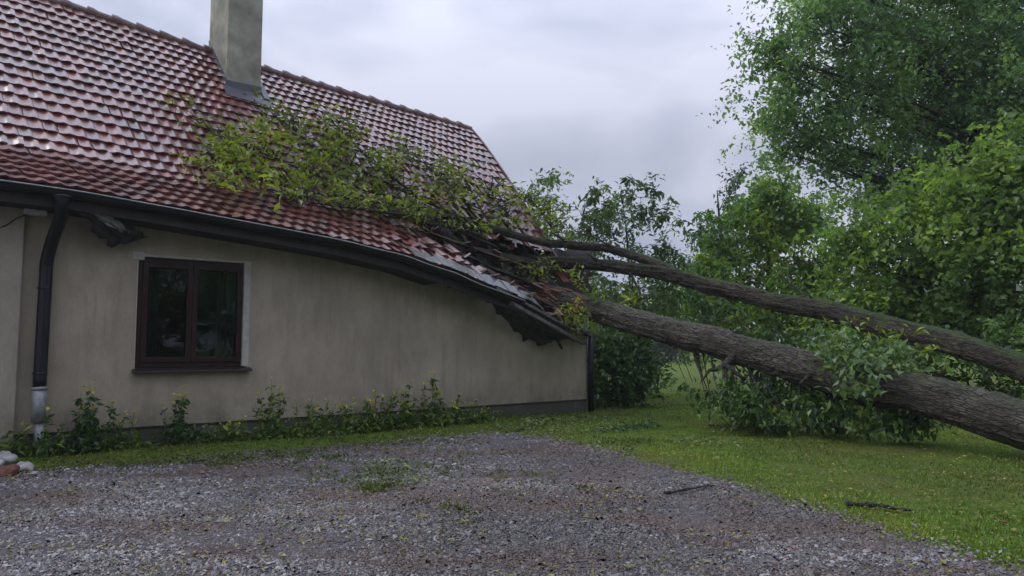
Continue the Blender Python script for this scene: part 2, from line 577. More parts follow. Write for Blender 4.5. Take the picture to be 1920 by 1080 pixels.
# ------------------------------------------------------------------ ground
rs = np.random.RandomState(7)
def ground_sheet():
    m_ = 140
    r = np.concatenate([np.linspace(-14, 30, 120), np.array([40, 60, 100, 200, 400, 900])])
    xs = np.concatenate([[-900, -400, -200, -100, -60, -30], np.linspace(-16, 20, 110), [30, 60, 100, 200, 400, 900]])
    ys = np.concatenate([[-300, -100, -40, -15], np.linspace(-8, 30, 110), [40, 60, 100, 200, 400, 900]])
    X, Y = np.meshgrid(xs, ys, indexing='ij')
    Z = gz(X, Y)
    V = np.stack([X, Y, Z], -1).reshape(-1, 3)
    a, b = len(xs), len(ys)
    i, j = np.meshgrid(np.arange(a - 1), np.arange(b - 1), indexing='ij')
    k = i * b + j
    Fc = np.stack([k, k + b, k + b + 1, k + 1], -1).reshape(-1, 4)
    return raw_mesh('ground', V, Fc, np.full(len(Fc), 4), M['lawn'], smooth=True)
def gz(X, Y):
    X, Y = np.asarray(X, float), np.asarray(Y, float)
    p = np.stack([X * .8, Y * .8, X * 0 + 3.3], -1)
    near = np.clip(1.5 - np.hypot(X, Y - 8) / 40, 0, 1)
    return (fbm(p, 5, 3) - .5) * .05 * near
tag(ground_sheet(), kind='structure')

# driveway outline (pixels of its edge dropped on the ground) kept slightly ragged
edge_px = [(-250, 905), (0, 893), (120, 880), (300, 866), (450, 852), (600, 840), (740, 830), (870, 819), (960, 818), (1050, 828), (1130, 845),
           (1200, 866), (1300, 893), (1400, 920), (1500, 950), (1600, 985), (1700, 1018), (1800, 1048), (1900, 1078), (2150, 1160)]
edge = spline([G(x, y)[:2] for x, y in edge_px], 260)
edge_n = np.stack([edge[:, 0] * 2.5, edge[:, 1] * 2.5, edge[:, 0] * 0], -1)
edge = edge + np.stack([(fbm(edge_n, 11, 4) - .5) * .35, (fbm(edge_n, 31, 4) - .5) * .35], -1)
drive_poly = np.vstack([edge, [[6.5, -2], [6.5, -14], [-12, -14], [-12, 3]]])
def inside(poly, x, y):
    x, y = np.asarray(x), np.asarray(y)
    r = np.zeros(x.shape, bool)
    n = len(poly)
    j = n - 1
    for i in range(n):
        xi, yi = poly[i]; xj, yj = poly[j]
        if yi != yj:
            c = ((yi > y) != (yj > y)) & (x < (xj - xi) * (y - yi) / (yj - yi) + xi)
            r ^= c
        j = i
    return r
def drive():
    import bmesh
    bm = bmesh.new()
    vs = [bm.verts.new((p[0], p[1], 0)) for p in drive_poly]
    f = bm.faces.new(vs)
    bmesh.ops.triangulate(bm, faces=[f])
    for cut in np.arange(-14, 13, .5):
        bmesh.ops.bisect_plane(bm, geom=bm.verts[:] + bm.edges[:] + bm.faces[:], plane_co=(0, cut, 0), plane_no=(0, 1, 0))
    for cut in np.arange(-12, 7, .5):
        bmesh.ops.bisect_plane(bm, geom=bm.verts[:] + bm.edges[:] + bm.faces[:], plane_co=(cut, 0, 0), plane_no=(1, 0, 0))
    co = np.array([v.co for v in bm.verts])
    z = gz(co[:, 0], co[:, 1]) + .012
    for v, zz in zip(bm.verts, z):
        v.co.z = zz
    me = bpy.data.meshes.new('gravel_driveway')
    bm.to_mesh(me)
    bm.free()
    me.materials.append(M['gravel'])
    o = bpy.data.objects.new('gravel_driveway', me)
    COL.objects.link(o)
    return tag(o, kind='structure')
drive()

def view_px(x, y, z=0):
    return proj(np.stack([x, y, np.broadcast_to(z, x.shape)], -1))
def scatter_ground(n, depth0, depth1, xpad=200, power=1.0, seed=0):
    """points on the ground in the wedge the place shows, evenly by area"""
    r = np.random.RandomState(seed)
    y = np.sqrt(r.uniform(depth0 ** 2, depth1 ** 2, n)) if power == 1 else depth0 + (depth1 - depth0) * r.uniform(0, 1, n) ** power
    half = (960 + xpad) / F * y
    x = r.uniform(-1, 1, n) * half
    return x, y

# stones on the driveway
def stones():
    r = np.random.RandomState(3)
    x1, y1 = scatter_ground(150000, 3.2, 11.8, 120, 1.0, 21)
    x2, y2 = scatter_ground(80000, 3.2, 6.8, 120, 1.0, 22)
    x1, y1 = np.concatenate([x1, x2]), np.concatenate([y1, y2])
    k = inside(drive_poly, x1 + r.normal(0, .13, len(x1)), y1 + r.normal(0, .13, len(x1)))
    # thin bald patches of bare earth
    q = fbm(np.stack([x1 * .9, y1 * 1.3, x1 * 0], -1), 77, 3)
    k &= (q < .63) | (r.uniform(0, 1, len(x1)) < .35)
    x, y = x1[k], y1[k]
    n = len(x)
    base = np.array([[1, 0, 0], [.45, .9, 0], [-.6, .8, 0], [-1, -.1, 0], [-.4, -.9, 0], [.65, -.75, 0], [.3, .25, 1], [-.35, -.1, .85]], float)
    tri = np.array([[0, 1, 6], [1, 2, 6], [2, 7, 6], [2, 3, 7], [3, 4, 7], [4, 5, 7], [5, 6, 7], [5, 0, 6]])
    sz = np.clip(r.lognormal(-4.82, .42, n), .0045, .026) * (1 + .05 * np.maximum(y - 5, 0))
    V = base[None] * (1 + r.uniform(-.28, .28, (n, 8, 3)))
    V = V * np.stack([sz * r.uniform(.9, 1.5, n), sz * r.uniform(.55, .9, n), sz * r.uniform(.35, .8, n)], -1)[:, None]
    a = r.uniform(0, 2 * np.pi, n)
    tlt = r.normal(0, .35, n)
    xx = V[..., 0] * np.cos(tlt)[:, None] - V[..., 2] * np.sin(tlt)[:, None]
    zz = V[..., 0] * np.sin(tlt)[:, None] + V[..., 2] * np.cos(tlt)[:, None]
    V[..., 0], V[..., 2] = xx, zz
    c, s = np.cos(a)[:, None], np.sin(a)[:, None]
    X = V[..., 0] * c - V[..., 1] * s + x[:, None]
    Y = V[..., 0] * s + V[..., 1] * c + y[:, None]
    Z = V[..., 2] + (gz(x, y) + .014)[:, None]
    VV = np.stack([X, Y, Z], -1).reshape(-1, 3)
    Fc = (tri[None] + 8 * np.arange(n)[:, None, None]).reshape(-1, 3)
    tint = np.repeat(np.clip(r.beta(1.5, 1.7, n) + (fbm(np.stack([x * .7, y * .9, x * 0], -1), 9, 3) - .5) * .9, 0, .97), 8)
    tint[np.repeat(r.uniform(0, 1, n) < .03, 8)] = 1
    return raw_mesh('gravel_stones', VV, Fc, np.full(len(Fc), 3), M['stone'], attrs={'tint': ('FACE', tint)})
tag(stones(), 'wet grey and mauve crushed stone covering the driveway', 'gravel', kind='stuff')

# ------------------------------------------------------------------ leaves
def leaves(name, C, sizes, mat, parent=None, tint=None, droop=.35, flat=.0, seed=0, normal=None, aspect=.5, narrow=None):
    """C (n,3) leaf bases; each leaf is a folded pointed blade"""
    r = np.random.RandomState(seed)
    n = len(C)
    a = r.uniform(0, 2 * np.pi, n)
    el = r.normal(-droop, .55 * (1 - flat), n)
    d = np.stack([np.cos(a) * np.cos(el), np.sin(a) * np.cos(el), np.sin(el)], -1)
    up = np.array([0, 0, 1.0]) + r.normal(0, .45 * (1 - flat) + .05, (n, 3))
    if normal is not None:
        up = normal + r.normal(0, .35, (n, 3))
        d = d - normal * (d * normal).sum(1)[:, None] * .8
        d /= np.linalg.norm(d, axis=1)[:, None]
    s = np.cross(d, up); s /= np.linalg.norm(s, axis=1)[:, None] + 1e-9
    u = np.cross(s, d)
    L = np.broadcast_to(sizes, (n,)) * np.clip(r.lognormal(-.05, .32, n), .45, 1.7)
    W = L * aspect * r.uniform(.8, 1.2, n)
    f = r.uniform(.05, .35, n)
    e = lambda v: v[:, None]
    b = C
    t = C + d * e(L) - u * e(L * r.uniform(0, .25, n))
    l = C + d * e(L * .42) + s * e(W * .5) + u * e(W * f)
    rr = C + d * e(L * .42) - s * e(W * .5) + u * e(W * f)
    V = np.stack([b, l, t, rr], 1).reshape(-1, 3)
    k = 4 * np.arange(n)
    Fc = np.stack([np.stack([k, k + 2, k + 1], -1), np.stack([k, k + 3, k + 2], -1)], 1).reshape(-1, 3)
    if tint is None:
        tint = r.uniform(0, 1, n)
    return raw_mesh(name, V, Fc, np.full(len(Fc), 3), mat, parent, attrs={'tint': ('FACE', np.repeat(np.clip(tint, 0, 1), 2))})

def cluster_points(centers, per, rad, seed, squash=.55):
    r = np.random.RandomState(seed)
    c = np.repeat(centers, per, 0)
    g = r.normal(0, 1, c.shape)
    g[:, 2] *= squash
    rad = np.repeat(np.broadcast_to(rad, (len(centers),)), per)
    return c + g * rad[:, None] * .5

def spray_points(centers, outward, per, rad, seed):
    """leaves strung along short drooping twigs that point out of the crown"""
    r = np.random.RandomState(seed)
    k = 4
    C = np.repeat(centers, k, 0)
    O = np.repeat(outward, k, 0) + r.normal(0, .6, (len(C), 3))
    O[:, 2] -= .25
    O /= np.linalg.norm(O, axis=1)[:, None]
    Rr = np.repeat(rad, k) * r.uniform(.7, 1.6, len(C))
    m = max(2, per // k)
    t = r.uniform(-.25, 1.15, (len(C), m))
    p = C[:, None] + O[:, None] * (t * Rr[:, None])[..., None]
    p[..., 2] -= .28 * Rr[:, None] * t ** 2
    p = p + r.normal(0, .13, p.shape) * Rr[:, None, None] * (1.25 - t[..., None] * .6)
    return p.reshape(-1, 3)
def tree(name, base, lobes, mat, label, cat='tree', group=None, n_cl=10, per=60, leaf=.09, cl_r=.45, trunk_r=.2, seed=0,
         barkm='barkplain', aspect=.55, droop=.35, twigs=True, tint_bias=0, trunk_top=None, parts=('trunk', 'branches', 'foliage')):
    """lobes: list of (px,py,rx,ry,depth) measured on the photograph -> ellipsoids at real depth"""
    r = np.random.RandomState(seed)
    base = np.array([base[0], base[1], float(gz(base[0], base[1]))])
    root = empty(name, base)
    tag(root, label, cat, group)
    cs, lc, lr, ow = [], [], [], []
    for (px, py, rx, ry, dep) in lobes:
        c = P(px, py, dep)
        R = np.array([rx / F * dep, 0, ry / F * dep])
        R[1] = (R[0] + R[2]) * .55
        lc.append(c); lr.append(R)
        vol = R[0] * R[2]
        k = max(6, int(n_cl * vol / .8))
        v = r.normal(0, 1, (k, 3)); v /= np.linalg.norm(v, axis=1)[:, None]
        rr = r.uniform(0, 1, k) ** .42
        cs.append(c + v * rr[:, None] * R * r.uniform(.85, 1.18, (k, 1)))
        ow.append(v * (rr[:, None] + .15))
    lc = np.array(lc)
    C = np.concatenate(cs)
    OW = np.concatenate(ow)[C[:, 2] > .12]
    C = C[C[:, 2] > .12]
    per = per // 4 * 4
    rad = cl_r * r.uniform(.6, 1.3, len(C))
    pts = spray_points(C, OW, per, rad, seed + 1)
    # sprays: pull out of a random third of the points to make gaps
    g = fbm(pts * 1.6, seed + 5, 3)
    keep = g > .43 - .12 * r.uniform(0, 1, len(pts))
    pts = pts[keep]
    ct = np.repeat(r.normal(0, .24, len(C)), per)[keep]
    low = pts[:, 2] > .03
    pts, ct = pts[low], ct[low]
    tint = np.clip(.42 + ct + r.normal(0, .17, len(pts)) + tint_bias + (fbm(pts * .5, seed + 9, 2) - .5) * .7, 0, 1)
    leaves(parts[2], pts, leaf, mat, root, tint, droop=droop, seed=seed + 2, aspect=aspect)
    # trunk and limbs
    top = trunk_top if trunk_top is not None else np.array([base[0] + r.normal(0, .2), base[1] + r.normal(0, .2), lc[:, 2].max()])
    T = spline([base - [0, 0, .1], base * .65 + top * .35 + [*r.normal(0, .06, 2), 0], base * .3 + top * .7 + [*r.normal(0, .1, 2), 0], top], 24)
    mb = MB()
    mb.tube(T, np.linspace(1, .06, 24) ** .8 * trunk_r * (1 + .5 * np.exp(-np.linspace(0, 8, 24))), 14)
    mb.build(parts[0], M[barkm], root, True)
    mb = MB()
    if twigs:
        for i, c in enumerate(lc):
            hz = np.clip(c[2] - base[2] - .35 * np.linalg.norm((c - T[-1])[:2]), .2 * (top[2] - base[2]), .9 * (top[2] - base[2]))
            k = int(np.argmin(abs(T[:, 2] - base[2] - hz)))
            a = T[k]
            mid = (a + c) / 2 + np.array([*r.normal(0, .08, 2), .15])
            B = spline([a, mid, c], 12)
            r0 = min(.06, max(.012, trunk_r * .3 * (1 - k / 30)))
            mb.tube(B, np.linspace(r0, r0 * .3, 12), 7)
            sub = cs[i]
            sub = sub[r.permutation(len(sub))[:min(len(sub), 16)]]
            for e in sub:
                k2 = r.randint(5, 12)
                mm = (B[k2] + e) / 2 + r.normal(0, .06, 3)
                mb.tube(spline([B[k2], mm, e + (e - B[k2]) * .12], 7), np.linspace(r0 * .28, r0 * .07, 7), 5)
        mb.build(parts[1], M[barkm], root, True)
    return root

# ------------------------------------------------------------------ house
house = empty('house', H(2.5, 0, 0))
tag(house, 'rendered house with glazed red-brown tile roof crushed at its right corner by the tree', 'house')

EAVE_Q, KICK_Q, RIDGE_Q = -.5, .85, 4.08
E0, KICK_DZ = 2.96, .62
gut_px = [(-700, 250), (-300, 303), (0, 340), (150, 361), (350, 397), (500, 425), (640, 452), (760, 482), (850, 513), (920, 541), (985, 567), (1040, 600), (1090, 632), (1120, 650)]
_g = [on_q(x, y, EAVE_Q - .06) for x, y in gut_px]
_gs = np.array([toH(p)[0] for p in _g]); _gz = np.array([p[2] for p in _g])
_gz = np.minimum(_gz, 2.93)
def gutter_z(s):
    return np.interp(s, _gs, _gz)
def smooth_gz(s):
    s = np.asarray(s, float)
    z = sum(gutter_z(s + d) for d in (-.1, 0, .1)) / 3
    buck = (vnoise(np.stack([s * 2.1, s * 0 + 7.7, s * 0], -1), 19) - .5) * .04 * np.clip((s - 2.6) / 1.5, 0, 1)    # buckled by the blow
    return z + buck
ridge_px = [(-900, -330), (-300, -127), (90, 1), (230, 46), (390, 98), (490, 131), (880, 243)]
_r = [on_q(x, y, RIDGE_Q) for x, y in ridge_px]
_rs = np.array([toH(p)[0] for p in _r]); _rz = np.array([p[2] for p in _r])
print('ridge s,z', list(zip(_rs.round(2), _rz.round(2))), 'gutter', list(zip(_gs.round(2), _gz.round(2))))
def ridge_z(s):
    return np.interp(s, _rs, _rz)
S_LEFT, S_CORNER = -5.0, 7.67
S_VERGE = float(toH(on_q(880, 243, RIDGE_Q))[0])
def roof_z(s, q):
    s, q = np.broadcast_arrays(np.asarray(s, float), np.asarray(q, float))
    rise = ridge_z(s) - E0
    z = np.where(q < KICK_Q, E0 + (q - EAVE_Q) / (KICK_Q - EAVE_Q) * KICK_DZ,
                 E0 + KICK_DZ + (q - KICK_Q) / (RIDGE_Q - KICK_Q) * (rise - KICK_DZ))
    # soften the fold
    z = z + .05 * np.exp(-((q - KICK_Q) / .25) ** 2)
    w = np.clip(1 - (q - EAVE_Q) / (RIDGE_Q - EAVE_Q), 0, 1.2)
    sag = (E0 - .04) - smooth_gz(s)
    z = z - sag * w ** 1.6
    z = z + .035 * (fbm(np.stack([s * .8, q * .8, s * 0], -1), 3, 2) - .5)
    return z
def R(s, q, h=0.0):
    s, q, h = np.broadcast_arrays(np.asarray(s, float), np.asarray(q, float), np.asarray(h, float))
    e = .02
    p = H(s, q, roof_z(s, q))
    if np.all(h == 0):
        return p
    return p + roof_n(s, q) * h[..., None]
def roof_n(s, q):
    e = .03
    ds = H(s + e, q, roof_z(s + e, q)) - H(s - e, q, roof_z(s - e, q))
    dq = H(s, q + e, roof_z(s, q + e)) - H(s, q - e, roof_z(s, q - e))
    n = np.cross(ds, dq)
    n /= np.linalg.norm(n, axis=-1)[..., None]
    return n * np.sign(n[..., 2:3])
def Pr(px, py, h=0.0):
    """where the sight line through a pixel meets the roof (raised by h)"""
    r = ray(px, py)
    t = np.linspace(6, 24, 900)
    p = np.array([0, 0, CAMZ]) + r * t[:, None]
    s, q, z = toH(p)
    k = (z < roof_z(s, q) + h) & (q > EAVE_Q - .15) & (q < RIDGE_Q + .1)
    i = np.argmax(k)
    if not k.any():
        i = np.argmin(abs(q - RIDGE_Q))
    return p[i]

TW, TL = .165, .258
# courses by slope length
_q = np.linspace(EAVE_Q, RIDGE_Q, 400)
_z = roof_z(np.full(400, -1.0), _q)
_len = np.concatenate([[0], np.cumsum(np.hypot(np.diff(_q), np.diff(_z)))])
NC = int(round(_len[-1] / TL))
course_q = np.interp(np.linspace(0, _len[-1], NC + 1), _len, _q)
hole = [(775, 418), (815, 398), (860, 402), (905, 440), (960, 455), (1040, 470), (1130, 455), (1160, 480), (1160, 720), (1040, 660), (985, 575), (930, 545), (850, 470), (800, 452)]
def roof_tiles():
    r = np.random.RandomState(5)
    cols = np.arange(int((S_VERGE - S_LEFT) / TW) + 1)
    na, nb = 11, 4
    a = np.array([0, .12, .22, .32, .42, .52, .62, .72, .82, .91, 1.0])
    hp = .016 * np.exp(-((a - .72) / .20) ** 2) - .004 * np.sin(a * np.pi / .5) * (a < .5)
    Vs, Fs, tint, nv = [], [], [], 0
    for ci in range(NC):
        q0, q1 = course_q[ci], course_q[ci + 1]
        qa = q0 - .12 * (q1 - q0)
        for k in cols:
            s0 = S_VERGE - (k + 1) * TW + ((-ci * .28) % 1.0) * TW
            if s0 > S_VERGE - TW * .9: s0 = S_VERGE - TW - r.uniform(0, .01)
            sc, qc = s0 + TW / 2, (q0 + q1) / 2
            pc = H(sc, qc, roof_z(sc, qc))
            px, py = proj(pc)
            inh = inside(hole, px, py)
            if inh:
                if ci == 0 and sc < 6.1:
                    pass
                elif r.rand() > .03:
                    continue
            near = min(math.hypot(px - 860, (py - 440) * 1.2) / 260, 1)     # tiles knocked out of line near the impact
            jit = .0025 + .026 * (1 - near) ** 2
            js, jq, jh, jt = r.normal(0, jit * .8), r.normal(0, jit), abs(r.normal(0, jit)), r.normal(0, .012 + .05 * (1 - near) ** 2)
            b = np.linspace(0, 1, nb)
            Aa, Bb = np.meshgrid(a, b, indexing='ij')
            ss = s0 + Aa * TW + js
            qq = qa + Bb * (q1 - qa) + jq
            lift = .034 * (1 - Bb) + .006
            hh = hp[:, None] * (1.0 - .25 * Bb) + lift + jh + jt * (Aa - .5)
            scal = -.007 * np.exp(-((Aa - .76) / .2) ** 2) * (1 - Bb)
            V = R(ss, qq + scal, hh)
            # front lip
            lip = R(ss[:, 0], qq[:, 0] + scal[:, 0] + .004, hh[:, 0] - .030)
            V = np.concatenate([V.reshape(-1, 3), lip, V[:, 0]])
            idx = np.arange(na * nb).reshape(na, nb)
            f = []
            for i in range(na - 1):
                for j in range(nb - 1):
                    f.append((idx[i, j], idx[i + 1, j], idx[i + 1, j + 1], idx[i, j + 1]))
                f.append((na * nb + i, na * nb + i + 1, na * nb + na + i + 1, na * nb + na + i))
            Vs.append(V)
            Fs.append(np.array(f) + nv)
            nv += len(V)
            tint.append(np.full(len(f), np.clip(r.normal(.45, .25) + (vnoise(np.array([[sc * .7, qc * .7, 2.2]]), 8)[0] - .5) * .5, 0, 1)))
    Fs = np.concatenate(Fs)
    o = raw_mesh('roof', np.concatenate(Vs), Fs, np.full(len(Fs), 4), M['tile'], house, smooth=True, attrs={'tint': ('FACE', np.concatenate(tint))})
    # keep course edges crisp
    return o
roof = roof_tiles()
tag(roof, 'wet glazed red-brown roof tiles')

# timber deck under the tiles (open where they are gone)
def deck():
    ss = np.arange(S_LEFT, S_VERGE - .05, .22)
    qq = np.linspace(EAVE_Q + .03, RIDGE_Q, 40)
    V, Fs = [], []
    Sg, Qg = np.meshgrid(ss, qq, indexing='ij')
    V = R(Sg, Qg, -.05)
    V2 = R(Sg, Qg, -.085)
    px, py = proj(V)
    n = len(qq)
    tot = Sg.size
    for i in range(len(ss) - 1):
        for j in range(n - 1):
            if inside(hole, px[i, j], py[i, j]):
                continue
            k = i * n + j
            Fs.append((k, k + n, k + n + 1, k + 1))
            Fs.append((k + tot, k + 1 + tot, k + n + 1 + tot, k + n + tot))
    return raw_mesh('roof_deck', np.concatenate([V.reshape(-1, 3), V2.reshape(-1, 3)]), [i for f in Fs for i in f], [4] * len(Fs), M['wood'], roof)
deck()
def crushed_deck():
    ss = np.arange(3.2, S_VERGE - .05, .09)
    qq = np.linspace(.12, 2.6, 36)
    Sg, Qg = np.meshgrid(ss, qq, indexing='ij')
    hh = -.22 - .35 * (fbm(np.stack([Sg * 1.6, Qg * 1.6, Sg * 0], -1), 90, 3) - .3) - .10 * (vnoise(np.stack([Sg * 6, Qg * 3, Sg * 0], -1), 91) > .5)
    V = R(Sg, Qg, hh)
    i, j = np.meshgrid(np.arange(len(ss) - 1), np.arange(len(qq) - 1), indexing='ij')
    k = i * len(qq) + j
    n = len(qq)
    Fc = np.stack([k, k + n, k + n + 1, k + 1], -1).reshape(-1, 4)
    o = raw_mesh('crushed_deck', V.reshape(-1, 3), Fc, np.full(len(Fc), 4), M['felt'], roof)
    sd = o.modifiers.new('solid', 'SOLIDIFY'); sd.thickness = .02
crushed_deck()
mb = MB()
s = np.linspace(S_LEFT, S_VERGE, 60)
Vb = [H(s, RIDGE_Q, ridge_z(s) - .03), H(s, 8.7, np.full(60, 2.75))]
V = np.concatenate(Vb)
mb.add(V, [(i, i + 60, i + 61, i + 1) for i in range(59)])
o = mb.build('rear_roof', M['tile'], house)
# ridge caps
mb = MB()
k = 0
sr = S_LEFT
rr_ = random.Random(4)
while sr < S_VERGE - .05:
    L = .38
    pts = [H(sr + t * L, RIDGE_Q, ridge_z(sr + t * L) + .015 + .02 * (1 - t) + rr_.uniform(-.004, .004)) for t in np.linspace(-.06, 1, 6)]
    mb.tube(pts, [.085, .085, .072, .069, .067, .066], 12)
    sr += L
mb.build('ridge_tile', M['ridge'], roof, False)
# verge board along the right gable
mb = MB()
qv = np.linspace(.9, RIDGE_Q, 20)
c = R(np.full(20, S_VERGE + .02), qv, 0)
for i in range(19):
    a, b = c[i], c[i + 1]
    mb.beam(a + [0, 0, -.06], b + [0, 0, -.06], .035, .2)
mb.build('verge_board', M['ridge'], house)

# walls
WIN = dict(s0=0.02, s1=1.36, z0=.905, z1=2.30)
pl_z = .225
def wall_top(s):
    s = np.asarray(s, float)
    full = roof_z(s, 0.0) - .12
    t = np.minimum(full, 2.80)
    sag = smooth_gz(s)
    # broken down to just behind the sagging eave
    return np.where(s > 3.0, np.minimum(t, np.maximum(sag + .12, 1.42)), t)
def front_wall():
    g = np.unique(np.concatenate([np.arange(-1.6, S_CORNER, .16), [WIN['s0'], WIN['s1'], S_CORNER, -1.6]]))
    mb = MB()
    T = .0
    def strip(sa, sb, za, zb, zc=None, zd=None):
        V = H([sa, sb, sb, sa], [0] * 4, [za, zb, zd, zc])
        mb.add(V, [(0, 1, 2, 3)])
    for a, b in zip(g[:-1], g[1:]):
        if a >= WIN['s0'] - 1e-6 and b <= WIN['s1'] + 1e-6:
            strip(a, b, pl_z, pl_z, WIN['z0'], WIN['z0'])
            strip(a, b, WIN['z1'], WIN['z1'], wall_top(a), wall_top(b))
        else:
            strip(a, b, pl_z, pl_z, wall_top(a), wall_top(b))
    # top of the wall (thickness) and back
    for a, b in zip(g[:-1], g[1:]):
        V = H([a, b, b, a], [0, 0, .35, .35], [wall_top(a), wall_top(b), wall_top(b), wall_top(a)])
        mb.add(V, [(0, 1, 2, 3)])
        if not (a >= WIN['s0'] - 1e-6 and b <= WIN['s1'] + 1e-6):
            V = H([a, b, b, a], [.35] * 4, [0, 0, wall_top(b), wall_top(a)])
            mb.add(V, [(3, 2, 1, 0)])
    o = mb.build('wall', M['wall'], house)
    # right gable
    mb = MB()
    zc = float(wall_top(S_CORNER))
    V = H([S_CORNER] * 7, [0, 8.2, 8.2, RIDGE_Q, 3.0, 2.0, .4], [0, 0, 2.7, ridge_z(S_CORNER) - .2, ridge_z(S_CORNER) - 1.25, ridge_z(S_CORNER) - 2.3, zc])
    V = np.vstack([V, H(S_CORNER, 0, zc)[None]])
    mb.add(V, [tuple(range(8))])
    V2 = H([S_CORNER - .3] * 8, [0, 8.2, 8.2, RIDGE_Q, 3.0, 2.0, .4, 0], V[:, 2])
    mb.add(V2, [tuple(range(8))[::-1]])
    V = H([S_LEFT + .2] * 5, [-.06, 8.2, 8.2, RIDGE_Q, -.06], [0, 0, 2.7, ridge_z(S_LEFT) - .2, 2.7])
    mb.add(V, [tuple(range(5))[::-1]])
    V = H([S_LEFT + .2, S_CORNER, S_CORNER, S_LEFT + .2], [8.2] * 4, [0, 0, 2.7, 2.7])
    mb.add(V, [(3, 2, 1, 0)])
    mb.build('gable_wall', M['wall'], house)
front_wall()
mb = MB()
mb.hbox(-1.6, S_CORNER + .0, -.0 + .02, .3, -.1, pl_z - .018)
mb.build('plinth', M['plinth'], house)
mb = MB()
mb.hbox(-1.6, S_CORNER, .004, .05, pl_z - .018, pl_z - .001)
mb.build('damp_course', M['felt'], house)
# projecting wall at the left
mb = MB()
sA = float(toH(on_q(37, 600, -.09))[0])
mb.hbox(S_LEFT + .2, sA, -.09, .3, -.1, 2.74)
mb.build('projecting_wall', M['annex'], house, bevel=.012)

# window
def window():
    s0, s1, z0, z1 = WIN['s0'], WIN['s1'], WIN['z0'], WIN['z1']
    f = MB()
    t = .075
    qa, qb = .045, .115
    f.hbox(s0 + .001, s0 + t, qa, qb, z0 + .03, z1 - .001)
    f.hbox(s1 - t, s1 - .05, qa, qb, z0 + .03, z1 - .001)
    f.hbox(s0 + t, s1 - t, qa, qb, z1 - t, z1 - .001)
    f.hbox(s0 + t, s1 - t, qa, qb, z0 + .03, z0 + .03 + t)
    w = f.build('window', M['frame'], house, bevel=.004)
    tag(w, 'brown two-casement window')
    mid = (s0 + s1) / 2 - .02
    for a, b in ((s0 + t - .012, mid - .002), (mid + .002, s1 - t + .012)):
        c = MB()
        k = .062
        A, B, C_, D_ = a, b, z0 + .03 + t - .012, z1 - t + .012
        c.hbox(A, A + k, qa - .022, qb - .02, C_, D_)
        c.hbox(B - k, B, qa - .022, qb - .02, C_, D_)
        c.hbox(A + k, B - k, qa - .022, qb - .02, D_ - k, D_)
        c.hbox(A + k, B - k, qa - .022, qb - .02, C_, C_ + k)
        cs = c.build('casement', M['frame'], w, bevel=.005)
        g = MB()
        g.hbox(A + k - .008, B - k + .008, .062, .082, C_ + k - .008, D_ - k + .008)
        g.build('pane', M['glass'], w)
    sl = MB()
    V = H([s0 - .03, s1 + .06] * 2 + [s0 - .03, s1 + .06] * 2,
          [-.10, -.10, .05, .05] * 2, [z0 - .035, z0 - .035, z0 - .005, z0 - .005, z0 - .008, z0 - .008, z0 + .028, z0 + .028])
    sl.add(V, [(0, 1, 3, 2)[::-1], (4, 5, 7, 6), (0, 1, 5, 4), (2, 3, 7, 6)[::-1], (0, 4, 6, 2), (1, 3, 7, 5)])
    sl.build('sill', M['sill'], w, bevel=.004)
    rv = MB()   # pale plaster reveal: right side, head, left side
    rv.hbox(s1 - .05, s1 + .035, -.004, .12, z0 + .03, z1 + .03)
    rv.hbox(s0 - .02, s1 - .05, -.003, .12, z1, z1 + .03)
    rv.hbox(s0 - .012, s0 + .001, -.003, .12, z0 + .03, z1)
    rv.hbox(s0 - .075, s0 + .065, -.012, .03, z1 - .045, z1 + .055)
    rv.build('reveal', M['reveal'], w, bevel=.006)
    def wavy(a, b, q):      # curtains in the dim room behind the glass
        cu = MB()
        ss = np.linspace(a, b, 40)
        qq = q + .02 * np.sin(ss * 60)
        V = np.concatenate([H(ss, qq, np.full(40, z0)), H(ss, qq, np.full(40, z1))])
        cu.add(V, [(i, i + 1, i + 41, i + 40) for i in range(39)])
        cu.build('curtain', M['curtain'], w, True)
    wavy(s0 + .05, s0 + .32, .30)
    wavy(s1 - .30, s1 - .05, .30)
    rm = MB()
    c = H([s0 - 1, s1 + 1.2, s1 + 1.2, s0 - 1] * 2, [.352, .352, 3.2, 3.2] * 2, [.1] * 4 + [2.5] * 4)
    rm.add(c, [(0, 1, 2, 3), (7, 6, 5, 4), (6, 5, 1, 2)[::-1], (7, 6, 2, 3), (4, 7, 3, 0)])
    rm.build('room_lining', M['room'], w)
window()

# fascia, soffit, gutter
sg = np.concatenate([np.arange(S_LEFT, 5.72, .12)])
def run(name, mat, q0, q1, dz0, dz1, s_arr, parent, bevel=0):
    """long strip that follows the sagging eave"""
    z = smooth_gz(s_arr)
    n = len(s_arr)
    V = np.concatenate([H(s_arr, q0, z + dz0), H(s_arr, q1, z + dz0), H(s_arr, q1, z + dz1), H(s_arr, q0, z + dz1)])
    Fs = []
    for i in range(n - 1):
        for a in range(4):
            b = (a + 1) % 4
            Fs.append((a * n + i, a * n + i + 1, b * n + i + 1, b * n + i))
    Fs.append((0, n, 2 * n, 3 * n)); Fs.append((4 * n - 1, 3 * n - 1, 2 * n - 1, n - 1))
    return raw_mesh(name, V, [i for f in Fs for i in f], [4] * len(Fs), mat, parent)
run('fascia', M['wood'], EAVE_Q + .02, EAVE_Q + .045, -.19, -.02, sg, house)
sf = np.arange(S_LEFT, 4.2, .12)
run('soffit', M['wood'], EAVE_Q + .047, .0, -.185, -.165, sf, house)
